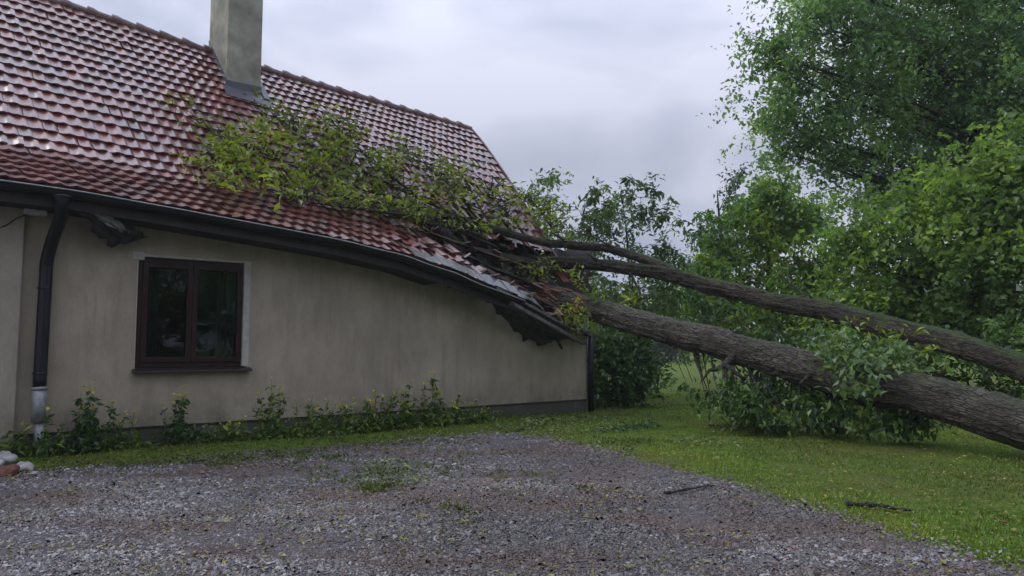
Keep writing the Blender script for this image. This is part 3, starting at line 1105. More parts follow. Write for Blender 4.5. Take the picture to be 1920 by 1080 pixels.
def gutter():
    z = smooth_gz(sg)
    n = len(sg)
    prof = []
    for k in range(9):
        a = math.pi * k / 8
        prof.append((EAVE_Q - .055 - .062 * math.cos(a) * -1, -.01 - .075 * math.sin(a)))
    prof = [(EAVE_Q + .012, 0.0)] + [(EAVE_Q - .05 + .062 * math.cos(math.pi * k / 8), -.012 - .07 * math.sin(math.pi * k / 8)) for k in range(9)] + [(EAVE_Q - .118, .0), (EAVE_Q - .108, .004), (EAVE_Q - .106, -.006)]
    Vs = [H(sg, q, z + d) for q, d in prof]
    V = np.concatenate(Vs)
    Fs = []
    for a in range(len(prof) - 1):
        for i in range(n - 1):
            Fs.append((a * n + i, a * n + i + 1, (a + 1) * n + i + 1, (a + 1) * n + i))
    o = raw_mesh('gutter', V, [i for f in Fs for i in f], [4] * len(Fs), M['metal'], house, smooth=True)
    sd = o.modifiers.new('solid', 'SOLIDIFY'); sd.thickness = .003
    return o
gutter()
# metal rim trim that catches the sky
mb = MB()
mb.tube(H(sg, EAVE_Q - .114, smooth_gz(sg) + .004), .009, 6)
mb.build('gutter_bead', M['zinc'], house, True)

# downpipe
def pz(px, py, q):
    return on_q(px, py, q)
dp = MB()
top = pz(117, 372, EAVE_Q - .05)
pts = spline([top + [0, 0, .02], top + [0, 0, -.06], pz(112, 412, -.40), pz(98, 452, -.22), pz(88, 490, -.13), pz(86, 520, -.12), pz(80, 620, -.12), pz(74, 727, -.12)], 50)
dp.tube(pts, np.r_[np.full(4, .095), np.full(46, .068)], 16)
down = dp.build('downpipe', M['metal'], house, True)
mb = MB()
mb.tube([pz(74, 727, -.12), pz(73, 760, -.12), pz(72, 792, -.12)], .075, 16)
mb.tube([pz(74, 725, -.12), pz(74, 731, -.12)], .082, 16)
mb.build('lower_pipe', M['zinc'], down, True)
mb = MB()
mb.tube([pz(73, 789, -.12), pz(76, 845, -.12) + [0, 0, -.1]], .055, 12)
mb.build('drain_pipe', M['zinc'], down, True)
for py in (540, 700):
    mb = MB()
    c0 = pz(86 - (py - 500) * .055, py, -.12)
    mb.tube([c0 + [0, 0, -.012], c0 + [0, 0, .012]], .074, 16)
    mb.beam(c0, c0 + np.array([-N[0], -N[1], 0]) * .12, .03, .02)
    mb.build('pipe_bracket', M['metal'], down, True)
# small box under the eave with its cable
mb = MB()
b0 = toH(pz(69, 392, -.11))
mb.hbox(b0[0] - .12, b0[0] + .10, -.14, -.02, b0[2] - .07, b0[2] + .07)
jb = mb.build('junction_box', M['plastic'], house, bevel=.012)
mb = MB()
mb.tube(spline([pz(50, 402, -.10), pz(30, 410, -.098), pz(8, 424, -.098), pz(-40, 440, -.098)], 16), .006, 6)
mb.build('cable', M['metal'], house, True)
# dark corner downpipe at the right end
mb = MB()
c0 = H(S_CORNER + .05, -.05, 0)
mb.tube([c0 + [0, 0, -.05], c0 + [0, 0, .8], c0 + [0.01, 0, 1.45]], .06, 12)
mb.build('corner_pipe', M['metal'], house, True)

# chimney
def chimney():
    # front-left corner of the stack where it meets the roof
    p = Pr(424, 166)
    s0, q0, zz = toH(p)
    p2 = None
    # width: the front face runs to pixel x = 490
    s1 = s0 + .2
    for k in range(200):
        x, _ = proj(H(s1, q0, zz + 1))
        if x > 491: break
        s1 += .01
    q1 = q0 + .2
    for k in range(200):
        x, _ = proj(H(s0, q1, zz + 1))
        if x < 392: break
        q1 += .01
    print('chimney', s0, s1, q0, q1, zz)
    mb = MB()
    mb.hbox(s0, s1, q0, q1, 4.2, 8.6)
    ch = mb.build('chimney', M['concrete'], house, bevel=.012)
    f = MB()
    t = .012
    # flashing aprons following the slope
    za = float(roof_z((s0 + s1) / 2, q0))
    f.hbox(s0 - t, s1 + t, q0 - t, q0 - .001, za - .10, za + .17)
    for sa, sb in ((s0 - t, s0 - .001), (s1 + .001, s1 + t)):
        sm = (sa + sb) / 2
        V = H([sa, sb, sb, sa] * 2, [q0 - t, q0 - t, q1, q1] * 2,
              [roof_z(sm, q0) - .1] * 2 + [roof_z(sm, q1) - .1] * 2 + [roof_z(sm, q0) + .17] * 2 + [roof_z(sm, q1) + .17] * 2)
        f.hexa(V)
    V = R(np.array([s0 - .08, s1 + .12, s1 + .12, s0 - .08]), np.array([q0 - .26, q0 - .26, q0 - t, q0 - t]), .055)
    V2 = R(np.array([s0 - .08, s1 + .12, s1 + .12, s0 - .08]), np.array([q0 - .26, q0 - .26, q0 - t, q0 - t]), .045)
    f.hexa(np.vstack([V2, V]))
    V = R(np.array([s1 + t, s1 + .13, s1 + .13, s1 + t]), np.array([q0 - .1, q0 - .1, q1, q1]), .075)
    V2 = R(np.array([s1 + t, s1 + .13, s1 + .13, s1 + t]), np.array([q0 - .1, q0 - .1, q1, q1]), .045)
    f.hexa(np.vstack([V2, V]))
    f.build('flashing', M['lead'], ch)
chimney()

# rafters showing in the broken part
rr_ = random.Random(8)
for s_ in np.arange(4.6, 7.7, .55):
    mb = MB()
    q = np.linspace(.0, 3.2, 8)
    c = H(np.full(8, s_), q, roof_z(np.full(8, s_), q) - .22 - .25 * np.exp(-q))
    for i in range(7):
        mb.beam(c[i], c[i + 1], .08, .14)
    mb.build('rafter', M['wood'], roof)
# grey strip laid over the first tile course above the gutter
mb = MB()
ss = np.arange(3.6, 5.85, .16)
rr2 = random.Random(3)
for a in ss:
    h = .05 + rr2.uniform(0, .02)
    V = R(np.array([a, a + .165, a + .165, a] * 2), np.array([EAVE_Q - .05, EAVE_Q - .05, EAVE_Q + .22, EAVE_Q + .22] * 2) + rr2.uniform(-.02, .02), np.array([.05] * 4 + [.062] * 4) + rr2.uniform(0, .02))
    mb.hexa(V)
M_eave = Mat('grey_strip')
M_eave.set(color=M_eave.ramp(M_eave.noise(14, 5), [(.3, (.05, .055, .06)), (.7, (.12, .125, .135))]), rough=.25, spec=.7)
M_eave.bump(M_eave.noise(20), .4, .01)
mb.build('eave_strip', M_eave.m, house)
# torn felt hanging under the left soffit
def sheet(name, pts4, mat, nu=16, nv=10, amp=.05, seed=1, parent=None, thick=.006):
    a, b, c, d = [np.asarray(p, float) for p in pts4]
    u, v = np.meshgrid(np.linspace(0, 1, nu), np.linspace(0, 1, nv), indexing='ij')
    u_, v_ = u[..., None], v[..., None]
    Pp = (a * (1 - u_) + b * u_) * (1 - v_) + (d * (1 - u_) + c * u_) * v_
    n = np.cross(b - a, d - a); n /= np.linalg.norm(n)
    w = (fbm(np.stack([u * 4, v * 3, u * 0 + seed], -1), seed, 3) - .5) * 2 * amp
    Pp = Pp + n * w[..., None]
    Pp = Pp + ((fbm(np.stack([u * 9, v * 9, u * 0], -1), seed + 3, 2) - .5) * amp * ((u < .01) | (u > .99) | (v < .01) | (v > .99)))[..., None] * 1.5
    i, j = np.meshgrid(np.arange(nu - 1), np.arange(nv - 1), indexing='ij')
    k = i * nv + j
    Fc = np.stack([k, k + nv, k + nv + 1, k + 1], -1).reshape(-1, 4)
    o = raw_mesh(name, Pp.reshape(-1, 3), Fc, np.full(len(Fc), 4), mat, parent, smooth=True)
    m_ = o.modifiers.new('solid', 'SOLIDIFY'); m_.thickness = thick
    return o
o = sheet('torn_felt', [pz(150, 398, -.42), pz(215, 405, -.36), pz(278, 444, -.20), pz(212, 462, -.16)], M['felt'], amp=.055, seed=4)
tag(o, 'dark torn roofing felt hanging from the soffit left of the window', 'roofing felt')
o2 = sheet('felt_highlight', [pz(170, 398, -.45), pz(200, 400, -.45), pz(246, 436, -.30), pz(228, 436, -.28)], M['zinc'], amp=.04, seed=9)  # highlight on the hanging felt, put in as a paler sheet
tag(o2, 'small grey sliver standing in for the highlight on the hanging felt', 'painted highlight')
# sagging felt beneath the broken eave
o = sheet('sagging_felt', [pz(905, 552, -.42), pz(990, 582, -.5), pz(1092, 642, -.28), pz(985, 640, -.06)], M['felt'], nu=40, nv=30, amp=.10, seed=12)
tag(o, 'black roofing felt sagging below the snapped end of the gutter', 'roofing felt')

# ------------------------------------------------------------------ debris in the crushed corner
rd = random.Random(21)
def Phole(px, py, dz=0.0):
    p = Pr(px, py)
    return np.array(p) + [0, 0, dz]
def debris_board(a, b, w, h, mat, label, name='broken_board', group='broken boards in the crushed roof corner'):
    mb = MB()
    mb.beam(a, b, w, h, jag=.09, rng=rd)
    o = mb.build(name, M[mat], bevel=.003)
    tag(o, label, 'board', group)
    return o
boards = [
    ((800, 440, .04), (1000, 505, -.02), .16, .03, 'brokenwood', 'reddish split board pointing down from the last tiles toward the trunk'),
    ((860, 470, -.06), (1040, 545, -.05), .12, .04, 'wood', 'dark split board in the middle of the hole in the roof'),
    ((905, 500, -.02), (1075, 600, .05), .10, .05, 'brokenwood', 'brown broken batten beside the thick trunk'),
    ((930, 545, .03), (1085, 628, .02), .13, .04, 'greywood', 'long grey board slanting down to the wall corner'),
    ((960, 570, .0), (1090, 640, -.02), .09, .05, 'greywood', 'short grey splintered board lowest at the corner'),
    ((840, 430, .05), (930, 470, .07), .12, .03, 'wood', 'dark short board under the thin upper branch'),
    ((1000, 490, -.1), (1090, 575, .0), .15, .04, 'wood', 'dark board behind the end of the thick trunk'),
    ((820, 462, .03), (900, 492, .02), .10, .03, 'wood', 'dark thin board at the ragged edge of the tiles'),
    ((880, 455, -.1), (1110, 520, .05), .09, .09, 'wood', 'dark square rafter snapped between the two limbs'),
]
for (a, b, w, h, mt, lb) in boards:
    debris_board(Phole(a[0], a[1], a[2]), Phole(b[0], b[1], b[2]), w, h, mt, lb)
# hanging planks in front of the wall corner
for (a, b, qa, qb, w, mt, lb) in [((945, 560), (1088, 640), -.42, -.1, .10, 'greywood', 'pale grey plank hanging in front of the wall corner'),
                              ((930, 575), (1045, 625), -.38, -.12, .12, 'wood', 'dark plank hanging against the wall under the felt'),
                              ((1050, 600), (1100, 628), -.2, -.05, .16, 'greywood', 'stub of grey plank on top of the corner pipe')]:
    debris_board(pz(a[0], a[1], qa), pz(b[0], b[1], qb), w, .03, mt, lb)

wreck = ['splintered lath jutting up beside the end of the gutter', 'short lath sticking down from the corner over the wall', 'thin batten crossing the grey plank at the corner',
         'torn strip of board nearest the corner pipe', 'reddish chunk of batten between gutter end and thick stem', 'dark lath leaning from the felt to the thick stem', 'small lath hanging lowest against the wall', 'bent lath over the orange leaves']
for k, ((x0, y0), (x1, y1), q0, q1, w, mt) in enumerate([((960, 560), (1010, 548), -.5, -.45, .04, 'brokenwood'), ((1035, 612), (1052, 652), -.3, -.18, .05, 'wood'), ((1000, 580), (1080, 612), -.5, -.3, .035, 'brokenwood'),
        ((1060, 618), (1094, 642), -.2, -.1, .07, 'greywood'), ((995, 572), (1045, 605), -.55, -.35, .09, 'brokenwood'), ((975, 578), (1060, 600), -.4, -.2, .04, 'wood'), ((985, 604), (1030, 640), -.25, -.08, .04, 'wood'), ((1030, 560), (1082, 600), -.2, .0, .04, 'greywood')]):
    debris_board(pz(x0, y0, q0), pz(x1, y1, q1), w, .025, mt, wreck[k])

def loose_tile():
    mb = MB()
    a = np.linspace(0, 1, 8)
    hp = .030 * np.exp(-((a - .80) / .12) ** 2)
    top = np.array([[x * .21 - .105, y, hh + .012] for x, hh in zip(a, hp) for y in (-.18, 0.02, .19)])
    bot = top - [0, 0, .014]
    n = 8
    Fs = []
    for i in range(n - 1):
        for j in range(2):
            k = i * 3 + j
            Fs.append((k, k + 3, k + 4, k + 1)); Fs.append((k + 24, k + 25, k + 28, k + 27))
        Fs.append((i * 3, i * 3 + 24, i * 3 + 27, i * 3 + 3)); Fs.append((i * 3 + 2, i * 3 + 5, i * 3 + 29, i * 3 + 26))
    for j in range(2):
        Fs.append((j, j + 1, j + 25, j + 24)); Fs.append((21 + j, 45 + j, 46 + j, 22 + j))
    mb.add(np.vstack([top, bot]), Fs)
    return mb.build('loose_roof_tile', M['tile'])
t0 = loose_tile()
t0.data.attributes.new('tint', 'FLOAT', 'FACE').data.foreach_set('value', np.full(len(t0.data.polygons), .2, np.float32))
tag(t0, 'loose red roof tile among the broken boards of the crushed corner', 'roof tile', 'loose tiles in the crushed corner')
tile_px = [(822, 447), (845, 452), (868, 440), (895, 452), (812, 428), (850, 420), (880, 465), (930, 478), (948, 492), (985, 508), (905, 436), (925, 450),
           (955, 540), (975, 548), (990, 562), (1005, 575), (1030, 588), (1048, 600), (1010, 540), (870, 490), (900, 512), (838, 472), (925, 528), (960, 462), (1000, 470)]
for i, (x, y) in enumerate(tile_px):
    o = t0 if i == 0 else t0.copy()
    if i:
        COL.objects.link(o)
    p = Phole(x, y, rd.uniform(-.02, .08))
    o.location = [float(v) for v in p]
    o.rotation_euler = (rd.uniform(-.2, 1.1), rd.uniform(-.6, .6), rd.uniform(0, 6.28))
    k_ = rd.uniform(.7, .9)
    o.scale = (k_, k_ * rd.uniform(.5, 1), k_)

o = sheet('collapsed_deck', [P(955, 470, 14.9), P(1112, 468, 15.1), P(1105, 600, 14.5), P(960, 575, 14.2)], M['wood'], amp=.16, seed=31, thick=.05)
tag(o, 'dark splintered roof boarding standing up between the upper limb and the thick stem', 'roof boarding')
# ------------------------------------------------------------------ fallen tree
fallen = empty('fallen_tree', (6.9, 6.4, 0))
tag(fallen, 'big fallen tree with two mossy stems lying from the lawn onto the crushed roof', 'fallen tree')
def trunk(name, ctrl, mat, n=420, sides=72, seed=0, amp=1.0, parent=fallen, end_rough=True):
    """ctrl: (px, py, depth, diameter)"""
    c = np.array([[*P(x, y, d), dia / 2] for x, y, d, dia in ctrl])
    S_ = spline(c, n)
    pts, rad = S_[:, :3], S_[:, 3]
    L = np.concatenate([[0], np.cumsum(np.linalg.norm(np.diff(pts, axis=0), axis=1))])
    pts = pts + np.stack([fbm(np.stack([L * .9, L * 0, L * 0 + k], -1), seed + k, 2) - .5 for k in range(3)], -1) * .10 * amp
    a = np.arange(sides) / sides * 2 * np.pi
    Lg, Ag = np.meshgrid(L, a, indexing='ij')
    ca, sa = np.cos(Ag), np.sin(Ag)
    R0 = rad[:, None]
    # furrowed bark: ridges running along the stem, broken across
    nn = vnoise(np.stack([ca * R0 * 19, sa * R0 * 19, Lg * 3.6 + 3 * vnoise(np.stack([ca * 3, sa * 3, Lg * 2], -1), seed + 4)], -1), seed + 1)
    ridge = 1 - abs(nn - .5) * 2
    n2 = fbm(np.stack([ca * 2.2, sa * 2.2, Lg * 1.3], -1), seed + 2, 4) - .5
    n3 = vnoise(np.stack([ca * R0 * 50, sa * R0 * 50, Lg * 14], -1), seed + 3) - .5
    knot = np.clip(fbm(np.stack([ca * 1.6, sa * 1.6, Lg * 1.1], -1), seed + 40, 2) - .66, 0, 1)
    RR = R0 * (1 + .22 * amp * n2 + 1.6 * knot) - .030 * amp * ridge ** 2.2 + .016 * n3
    if end_rough:
        pass
    V = tube_verts(pts, RR, sides)
    i, j = np.meshgrid(np.arange(n - 1), np.arange(sides), indexing='ij')
    k, k2 = i * sides + j, i * sides + (j + 1) % sides
    Fc = np.stack([k, k2, k2 + sides, k + sides], -1).reshape(-1, 4)
    V = V.reshape(-1, 3)
    Fl, sz = list(Fc.ravel()), [4] * len(Fc)
    Fl += list(range(sides))[::-1]; sz.append(sides)
    Fl += [(n - 1) * sides + q for q in range(sides)]; sz.append(sides)
    uv = np.stack([Ag * .25, Lg], -1).reshape(-1, 2)
    uv[:, 0] = np.abs(((Ag.ravel() / (2 * np.pi)) * 2) % 2 - 1) * math.pi * .25
    return raw_mesh(name, V, Fl, sz, M[mat], parent, smooth=True, uv=uv), pts, rad
t1, P1, R1 = trunk('trunk', [(965, 528, 14.3, .26), (1010, 548, 14.0, .39), (1100, 577, 13.2, .43), (1250, 620, 11.9, .45), (1400, 662, 10.75, .475), (1560, 705, 9.75, .50),
                             (1720, 742, 8.95, .51), (1880, 784, 8.2, .52), (2050, 830, 7.5, .57), (2200, 870, 7.0, .75)], 'bark', seed=11)
t2, P2, R2 = trunk('limb', [(905, 470, 14.3, .14), (985, 482, 14.6, .20), (1060, 492, 14.5, .23), (1150, 502, 14.2, .255), (1250, 514, 13.8, .28), (1350, 540, 13.2, .31),
                            (1450, 568, 12.5, .325), (1560, 590, 11.8, .335), (1700, 622, 10.9, .345), (1850, 668, 10.0, .36), (1950, 700, 9.4, .38), (2120, 790, 8.2, .55)], 'bark2', seed=23, n=420, sides=56)
t3, P3, R3 = trunk('branch', [(830, 398, 13.3, .10), (870, 415, 13.5, .13), (930, 432, 13.9, .155), (1000, 449, 14.2, .165), (1080, 459, 14.35, .17), (1140, 464, 14.3, .175), (1200, 484, 14.1, .19), (1262, 512, 13.75, .24)], 'bark2', seed=31, n=300, sides=36, amp=.6)
# root end beyond the right edge of the photo
e = P(2200, 870, 7.0)
for k in range(9):
    mb = MB()
    a = 2 * math.pi * k / 9
    tip = e + np.array([.5, -.5, .1]) + np.array([.35 * math.cos(a), .35 * math.cos(a), math.sin(a)]) * .9
    mb.tube(spline([e, (e + tip) / 2 + [.1, -.1, 0], tip], 8), np.linspace(.2, .03, 8), 8)
    mb.build('root', M['barkplain'], fallen, True)
# branch stubs and small side branches on the stems
def side(name, ctrl, mat='bark2', sides=10, n=24):
    c = np.array([[*P(x, y, d), dia / 2] for x, y, d, dia in ctrl])
    S_ = spline(c, n)
    w = np.stack([fbm(np.stack([np.linspace(0, 4, n), np.zeros(n), np.full(n, k + c[0, 0])], -1), k, 2) - .5 for k in range(3)], -1) * .05
    mb = MB()
    mb.tube(S_[:, :3] + w, S_[:, 3], sides)
    return mb.build(name, M['barkplain'], fallen, True)
side('stub', [(1375, 670, 10.7, .14), (1352, 688, 10.6, .08), (1332, 695, 10.55, .05), (1318, 712, 10.5, .02)], 'bark')
side('stub', [(1360, 685, 10.6, .08), (1390, 705, 10.5, .05), (1405, 722, 10.5, .02)], 'bark')
side('twig', [(1510, 560, 12.1, .05), (1500, 545, 12.2, .035), (1470, 520, 12.3, .02), (1465, 500, 12.4, .01)])
side('twig', [(1230, 490, 14.0, .05), (1170, 470, 14.2, .04), (1120, 448, 14.3, .03), (1085, 425, 14.4, .02)])
side('twig', [(1180, 510, 14.0, .06), (1200, 550, 13.9, .04), (1185, 590, 13.9, .02)])
side('twig', [(1640, 700, 9.3, .06), (1610, 680, 9.0, .04), (1590, 700, 8.9, .02)])
for (x, y, d, dx, dy, dd, dia) in [(1520, 700, 9.75, -20, 22, -.1, .05),
                                    (1530, 572, 12.0, -16, -26, 0, .035), (1010, 478, 14.4, -24, -18, 0, .05), (1120, 488, 14.1, -20, -14, 0, .05), (1060, 452, 14.2, -30, -18, 0, .04)]:
    side('stub', [(x, y, d, dia * 1.5), (x + dx * .5, y + dy * .5, d + dd * .5, dia), (x + dx, y + dy, d + dd, dia * .55)], n=8)
# split wood at the end of the thick stem
mb = MB()
r_ = np.random.RandomState(4)
for k in range(34):
    t = r_.uniform(0, 1)
    a = P(985 + 80 * t + r_.uniform(-20, 20), 540 + 24 * t + r_.uniform(-20, 18), 13.75 - .4 * t)
    b = a + np.array([-.30, .05, .06]) * r_.uniform(.5, 1.6) + r_.normal(0, .06, 3)
    mb.tube(spline([a, (a + b) / 2 + r_.normal(0, .02, 3), b], 6), np.linspace(.028, .004, 6), 6)
mb.build('splinters', M['tornwood'], fallen, True)
# exposed branches lying on the roof with leafy sprays
br_ctrl = [
    [(850, 402), (790, 372), (700, 330), (600, 280), (540, 235), (500, 215)],
    [(830, 398), (760, 385), (650, 370), (540, 350), (450, 320), (380, 300)],
    [(800, 380), (720, 320), (660, 265), (620, 225)],
    [(780, 378), (700, 360), (600, 330), (500, 290), (420, 260), (390, 245)],
    [(850, 405), (780, 405), (700, 395), (620, 385), (520, 370)],
    [(880, 418), (850, 380), (830, 340), (800, 310), (760, 280)],
    [(930, 432), (900, 390), (880, 350), (860, 320)],
    [(990, 448), (960, 410), (930, 375), (915, 345)],
    [(1060, 458), (1030, 420), (1010, 390), (985, 370)],
    [(900, 440), (840, 425), (780, 415), (730, 405)],
]
mb = MB()
spr = []
r_ = np.random.RandomState(12)
for bi, cc in enumerate(br_ctrl):
    pts = [Pr(x, y, .18 + .10 * math.sin(i)) for i, (x, y) in enumerate(cc)]
    B = spline(pts, 30)
    mb.tube(B, np.linspace(.05 if bi in (0, 1) else .03, .008, 30), 8)
    for k in range(4, 30):
        for _ in range(2):
            d = r_.normal(0, .26, 3); d[2] = abs(d[2]) * .5 + .02
            e = B[k] + d
            s_, q_, z_ = toH(e)
            e[2] = max(e[2], float(roof_z(s_, q_)) + .12)
            mb.tube([B[k], (B[k] + e) / 2 + r_.normal(0, .02, 3), e], [.010, .007, .003], 4)
            if r_.rand() < (.30 if bi not in (3, 6, 7, 8) else .16):
                spr.append(e)
mb.build('roof_branches', M['barkplain'], fallen, True)
spr = np.array(spr)
roof_fol = [(355, 285), (395, 205), (450, 225), (500, 190), (600, 195), (700, 245), (790, 300), (850, 330), (1000, 335), (1090, 400), (1100, 455), (900, 425), (840, 412), (700, 402), (600, 380), (480, 360), (400, 340), (350, 320)]
pts = []
dens_c = [(560, 290, .85), (650, 320, 1), (700, 355, .9), (480, 320, .55), (760, 345, .8), (430, 270, .5), (600, 230, .6), (900, 375, .22), (1000, 410, .35), (500, 235, .45), (560, 345, .55), (410, 320, .5), (820, 400, .8), (1050, 430, .4)]
cand = np.stack([r_.uniform(345, 1110, 9000), r_.uniform(185, 460, 9000)], -1)
ins = inside(roof_fol, cand[:, 0], cand[:, 1])
cand = cand[ins]
w = sum(k * np.exp(-(((cand[:, 0] - a) / 75) ** 2 + ((cand[:, 1] - b) / 42) ** 2)) for a, b, k in dens_c)
w *= .12 + 1.3 * (fbm(np.stack([cand[:, 0] / 28, cand[:, 1] / 18, cand[:, 0] * 0], -1), 51, 3) > .5)
cand = cand[r_.uniform(0, 1.15, len(cand)) < w][:270]
ctr = np.array([Pr(x, y, r_.uniform(.05, .45)) for x, y in cand])
ctr = np.vstack([ctr, spr])
lp = cluster_points(ctr, 11, .27, 5, .5)
s_, q_, z_ = toH(lp)
rz = roof_z(np.clip(s_, S_LEFT, S_VERGE), np.clip(q_, EAVE_Q, RIDGE_Q))
onr = (s_ < S_VERGE) & (q_ > EAVE_Q) & (q_ < RIDGE_Q)
lp[:, 2] = np.where(onr, np.maximum(z_, rz + .07 + r_.uniform(0, .06, len(lp))), z_)
lp = lp[onr | (s_ >= S_VERGE)]
tn = np.clip(.50 + r_.normal(0, .2, len(lp)) + (fbm(lp * 1.5, 71, 2) - .5) * .8, 0, 1)
leaves('foliage', lp, .118, M['leaf_roof'], fallen, tn, droop=.15, seed=9, aspect=.42)
# loose sprigs over the broken corner and on the stems
sp = []
for (x, y, d, k) in [(985, 508, 14.0, 5), (1010, 505, 14.0, 4), (1040, 500, 14.0, 3), (1085, 520, 13.2, 4), (1075, 590, 12.9, 6), (1095, 600, 12.8, 5), (940, 520, 14.0, 4), (900, 500, 14, 3),
                     (860, 468, 13.6, 4), (925, 470, 14.1, 4), (1120, 560, 13.1, 3), (1150, 560, 13.2, 4), (1190, 560, 13.4, 4),
                     (1620, 612, 11.1, 2), (1680, 628, 10.7, 3), (1570, 605, 11.5, 2), (1740, 650, 10.3, 2)]:
    for _ in range(k):
        sp.append(P(x + r_.normal(0, 12), y + r_.normal(0, 8), d - .25))
sp = np.array(sp)
lp = cluster_points(sp, 12, .22, 15, .8)
leaves('sprigs', lp, .12, M['leaf_roof'], fallen, None, droop=.1, seed=19, aspect=.35)
lp = cluster_points(np.array([P(1078, 575, 12.75), P(1070, 588, 12.75), P(1083, 565, 12.8)]), 9, .10, 16, .8)
leaves('orange_sprig', lp, .11, M['flower'], fallen, None, droop=-.2, seed=29, aspect=.4)
# leafy shoots growing from the thick stem
def lobes_pts(lobes, k, seed, per, cl):
    r = np.random.RandomState(seed)
    cs = []
    for px, py, rx, ry, d in lobes:
        c = P(px, py, d)
        Rr = np.array([rx / F * d, (rx + ry) * .4 / F * d, ry / F * d])
        v = r.normal(0, 1, (k, 3)); v /= np.linalg.norm(v, axis=1)[:, None]
        cs.append(c + v * (r.uniform(0, 1, (k, 1)) ** .5) * Rr)
    C = np.concatenate(cs)
    return C, cluster_points(C, per, cl, seed + 1)
C, lp = lobes_pts([(1590, 690, 30, 45, 8.95), (1610, 730, 35, 40, 8.9), (1640, 665, 55, 30, 9.2), (1690, 680, 45, 35, 9.3), (1580, 640, 40, 22, 9.6), (1560, 660, 25, 20, 9.4), (1640, 700, 40, 30, 9.1)], 7, 40, 15, .24)
leaves('shoot_leaves', lp, .10, M['leaf_shoot'], fallen, None, droop=.3, seed=41, aspect=.6)
mb = MB()
for c in C[::2]:
    a = P(1620 + r_.uniform(-20, 60), 700, 9.3)
    mb.tube(spline([a, (a + c) / 2 + r_.normal(0, .05, 3), c], 6), np.linspace(.012, .003, 6), 5)
mb.build('shoots', M['stem'], fallen, True)
# crushed crown hanging below the thick stem
C, lp = lobes_pts([(1310, 705, 30, 35, 10.9), (1350, 735, 50, 45, 10.8), (1430, 735, 60, 42, 10.6), (1400, 760, 60, 30, 10.3), (1500, 755, 60, 42, 10.0), (1560, 775, 60, 28, 9.7),
                   (1620, 775, 60, 30, 9.5), (1690, 785, 40, 20, 9.3), (1460, 780, 60, 20, 10.0)], 24, 50, 28, .36)
lp = lp[(lp[:, 2] > .04) & (fbm(lp * 2.2, 55, 3) > .44)]
leaves('hanging_foliage', lp, .10, M['leaf_dark'], fallen, None, droop=.6, seed=51, aspect=.55)
mb = MB()
for c in C[::4]:
    i = np.argmin(np.abs(P1[:, 0] - c[0]))
    a = P1[i] - [0, 0, R1[i] * .7]
    mb.tube(spline([a, (a + c) / 2 + r_.normal(0, .05, 3), c], 6), np.linspace(.016, .004, 6), 5)
mb.build('hanging_twigs', M['barkplain'], fallen, True)

# ------------------------------------------------------------------ standing trees
B = lambda px, d: (P(px, 649, d)[0], d)
tree('tall_tree', B(2060, 18.5), [
    (1560, 55, 90, 70, 17), (1465, 135, 62, 62, 17), (1490, 235, 70, 50, 17.5), (1610, 170, 90, 80, 17.5), (1700, 60, 120, 90, 18),
    (1640, 275, 80, 50, 18), (1740, 190, 100, 90, 18.5), (1850, 80, 130, 110, 18), (1830, 260, 110, 90, 18.5), (1930, 180, 100, 120, 17),
    (1690, -60, 150, 80, 18), (1880, -80, 180, 100, 18), (2060, 60, 160, 160, 18), (1920, 320, 100, 80, 17.5), (2080, 280, 140, 120, 18), (1545, -30, 80, 50, 17.5),
    (1565, 300, 40, 26, 17.5), (1440, 95, 35, 30, 17), (1780, 345, 70, 45, 18), (1650, 340, 45, 30, 18), (1880, 390, 80, 40, 18), (1960, 400, 90, 60, 18), (1700, 400, 60, 30, 18), (1830, 330, 90, 60, 18.5), (1470, 285, 40, 25, 17.5), (1720, 330, 60, 35, 18)],
    M['leaf_big'], 'tall broad tree whose dark crown overhangs the upper right', n_cl=46, per=88, leaf=.118, cl_r=.74, trunk_r=.38, seed=101)
tree('maple_tree', B(1990, 14.0), [
    (1650, 425, 75, 50, 14), (1760, 400, 90, 60, 14.5), (1870, 385, 90, 70, 13.5), (1620, 500, 65, 50, 14), (1720, 500, 100, 65, 14.5),
    (1840, 490, 100, 80, 13.5), (1930, 470, 90, 100, 13), (1640, 570, 70, 35, 14), (1780, 580, 110, 45, 14), (1900, 600, 100, 50, 13), (2050, 500, 120, 140, 13.5), (1860, 330, 70, 50, 13.5), (1920, 280, 50, 60, 13.2), (1950, 360, 70, 70, 13), (1690, 370, 50, 30, 14.5), (1590, 440, 30, 30, 14), (1600, 590, 60, 40, 14)],
    M['leaf_bright'], 'bright green leafy tree at the right edge behind the upper stem', n_cl=48, per=64, leaf=.115, cl_r=.62, trunk_r=.2, seed=111, aspect=.75)
tree('garden_tree', B(1440, 21), [
    (1450, 385, 60, 45, 21), (1400, 430, 70, 50, 21), (1510, 430, 50, 50, 21), (1350, 490, 60, 45, 21), (1460, 490, 90, 60, 21), (1530, 500, 40, 50, 21),
    (1400, 560, 110, 55, 20), (1310, 540, 40, 40, 21), (1500, 580, 70, 50, 20), (1560, 560, 40, 60, 20.5), (1430, 370, 40, 30, 21), (1330, 580, 60, 40, 20)],
    M['leaf_yellow'], 'bushy tree with yellowing leaves in the middle behind the stems', n_cl=34, per=75, leaf=.14, cl_r=.5, trunk_r=.16, seed=121, aspect=.6)
tree('conifer_tree', B(1365, 27), [
    (1382, 355, 16, 22, 27), (1375, 390, 26, 28, 27), (1355, 430, 38, 35, 27), (1345, 480, 50, 40, 27), (1330, 540, 60, 50, 27)],
    M['leaf_dark'], 'dark pointed tree just left of the yellowing tree', n_cl=24, per=90, leaf=.15, cl_r=.5, trunk_r=.16, seed=131)
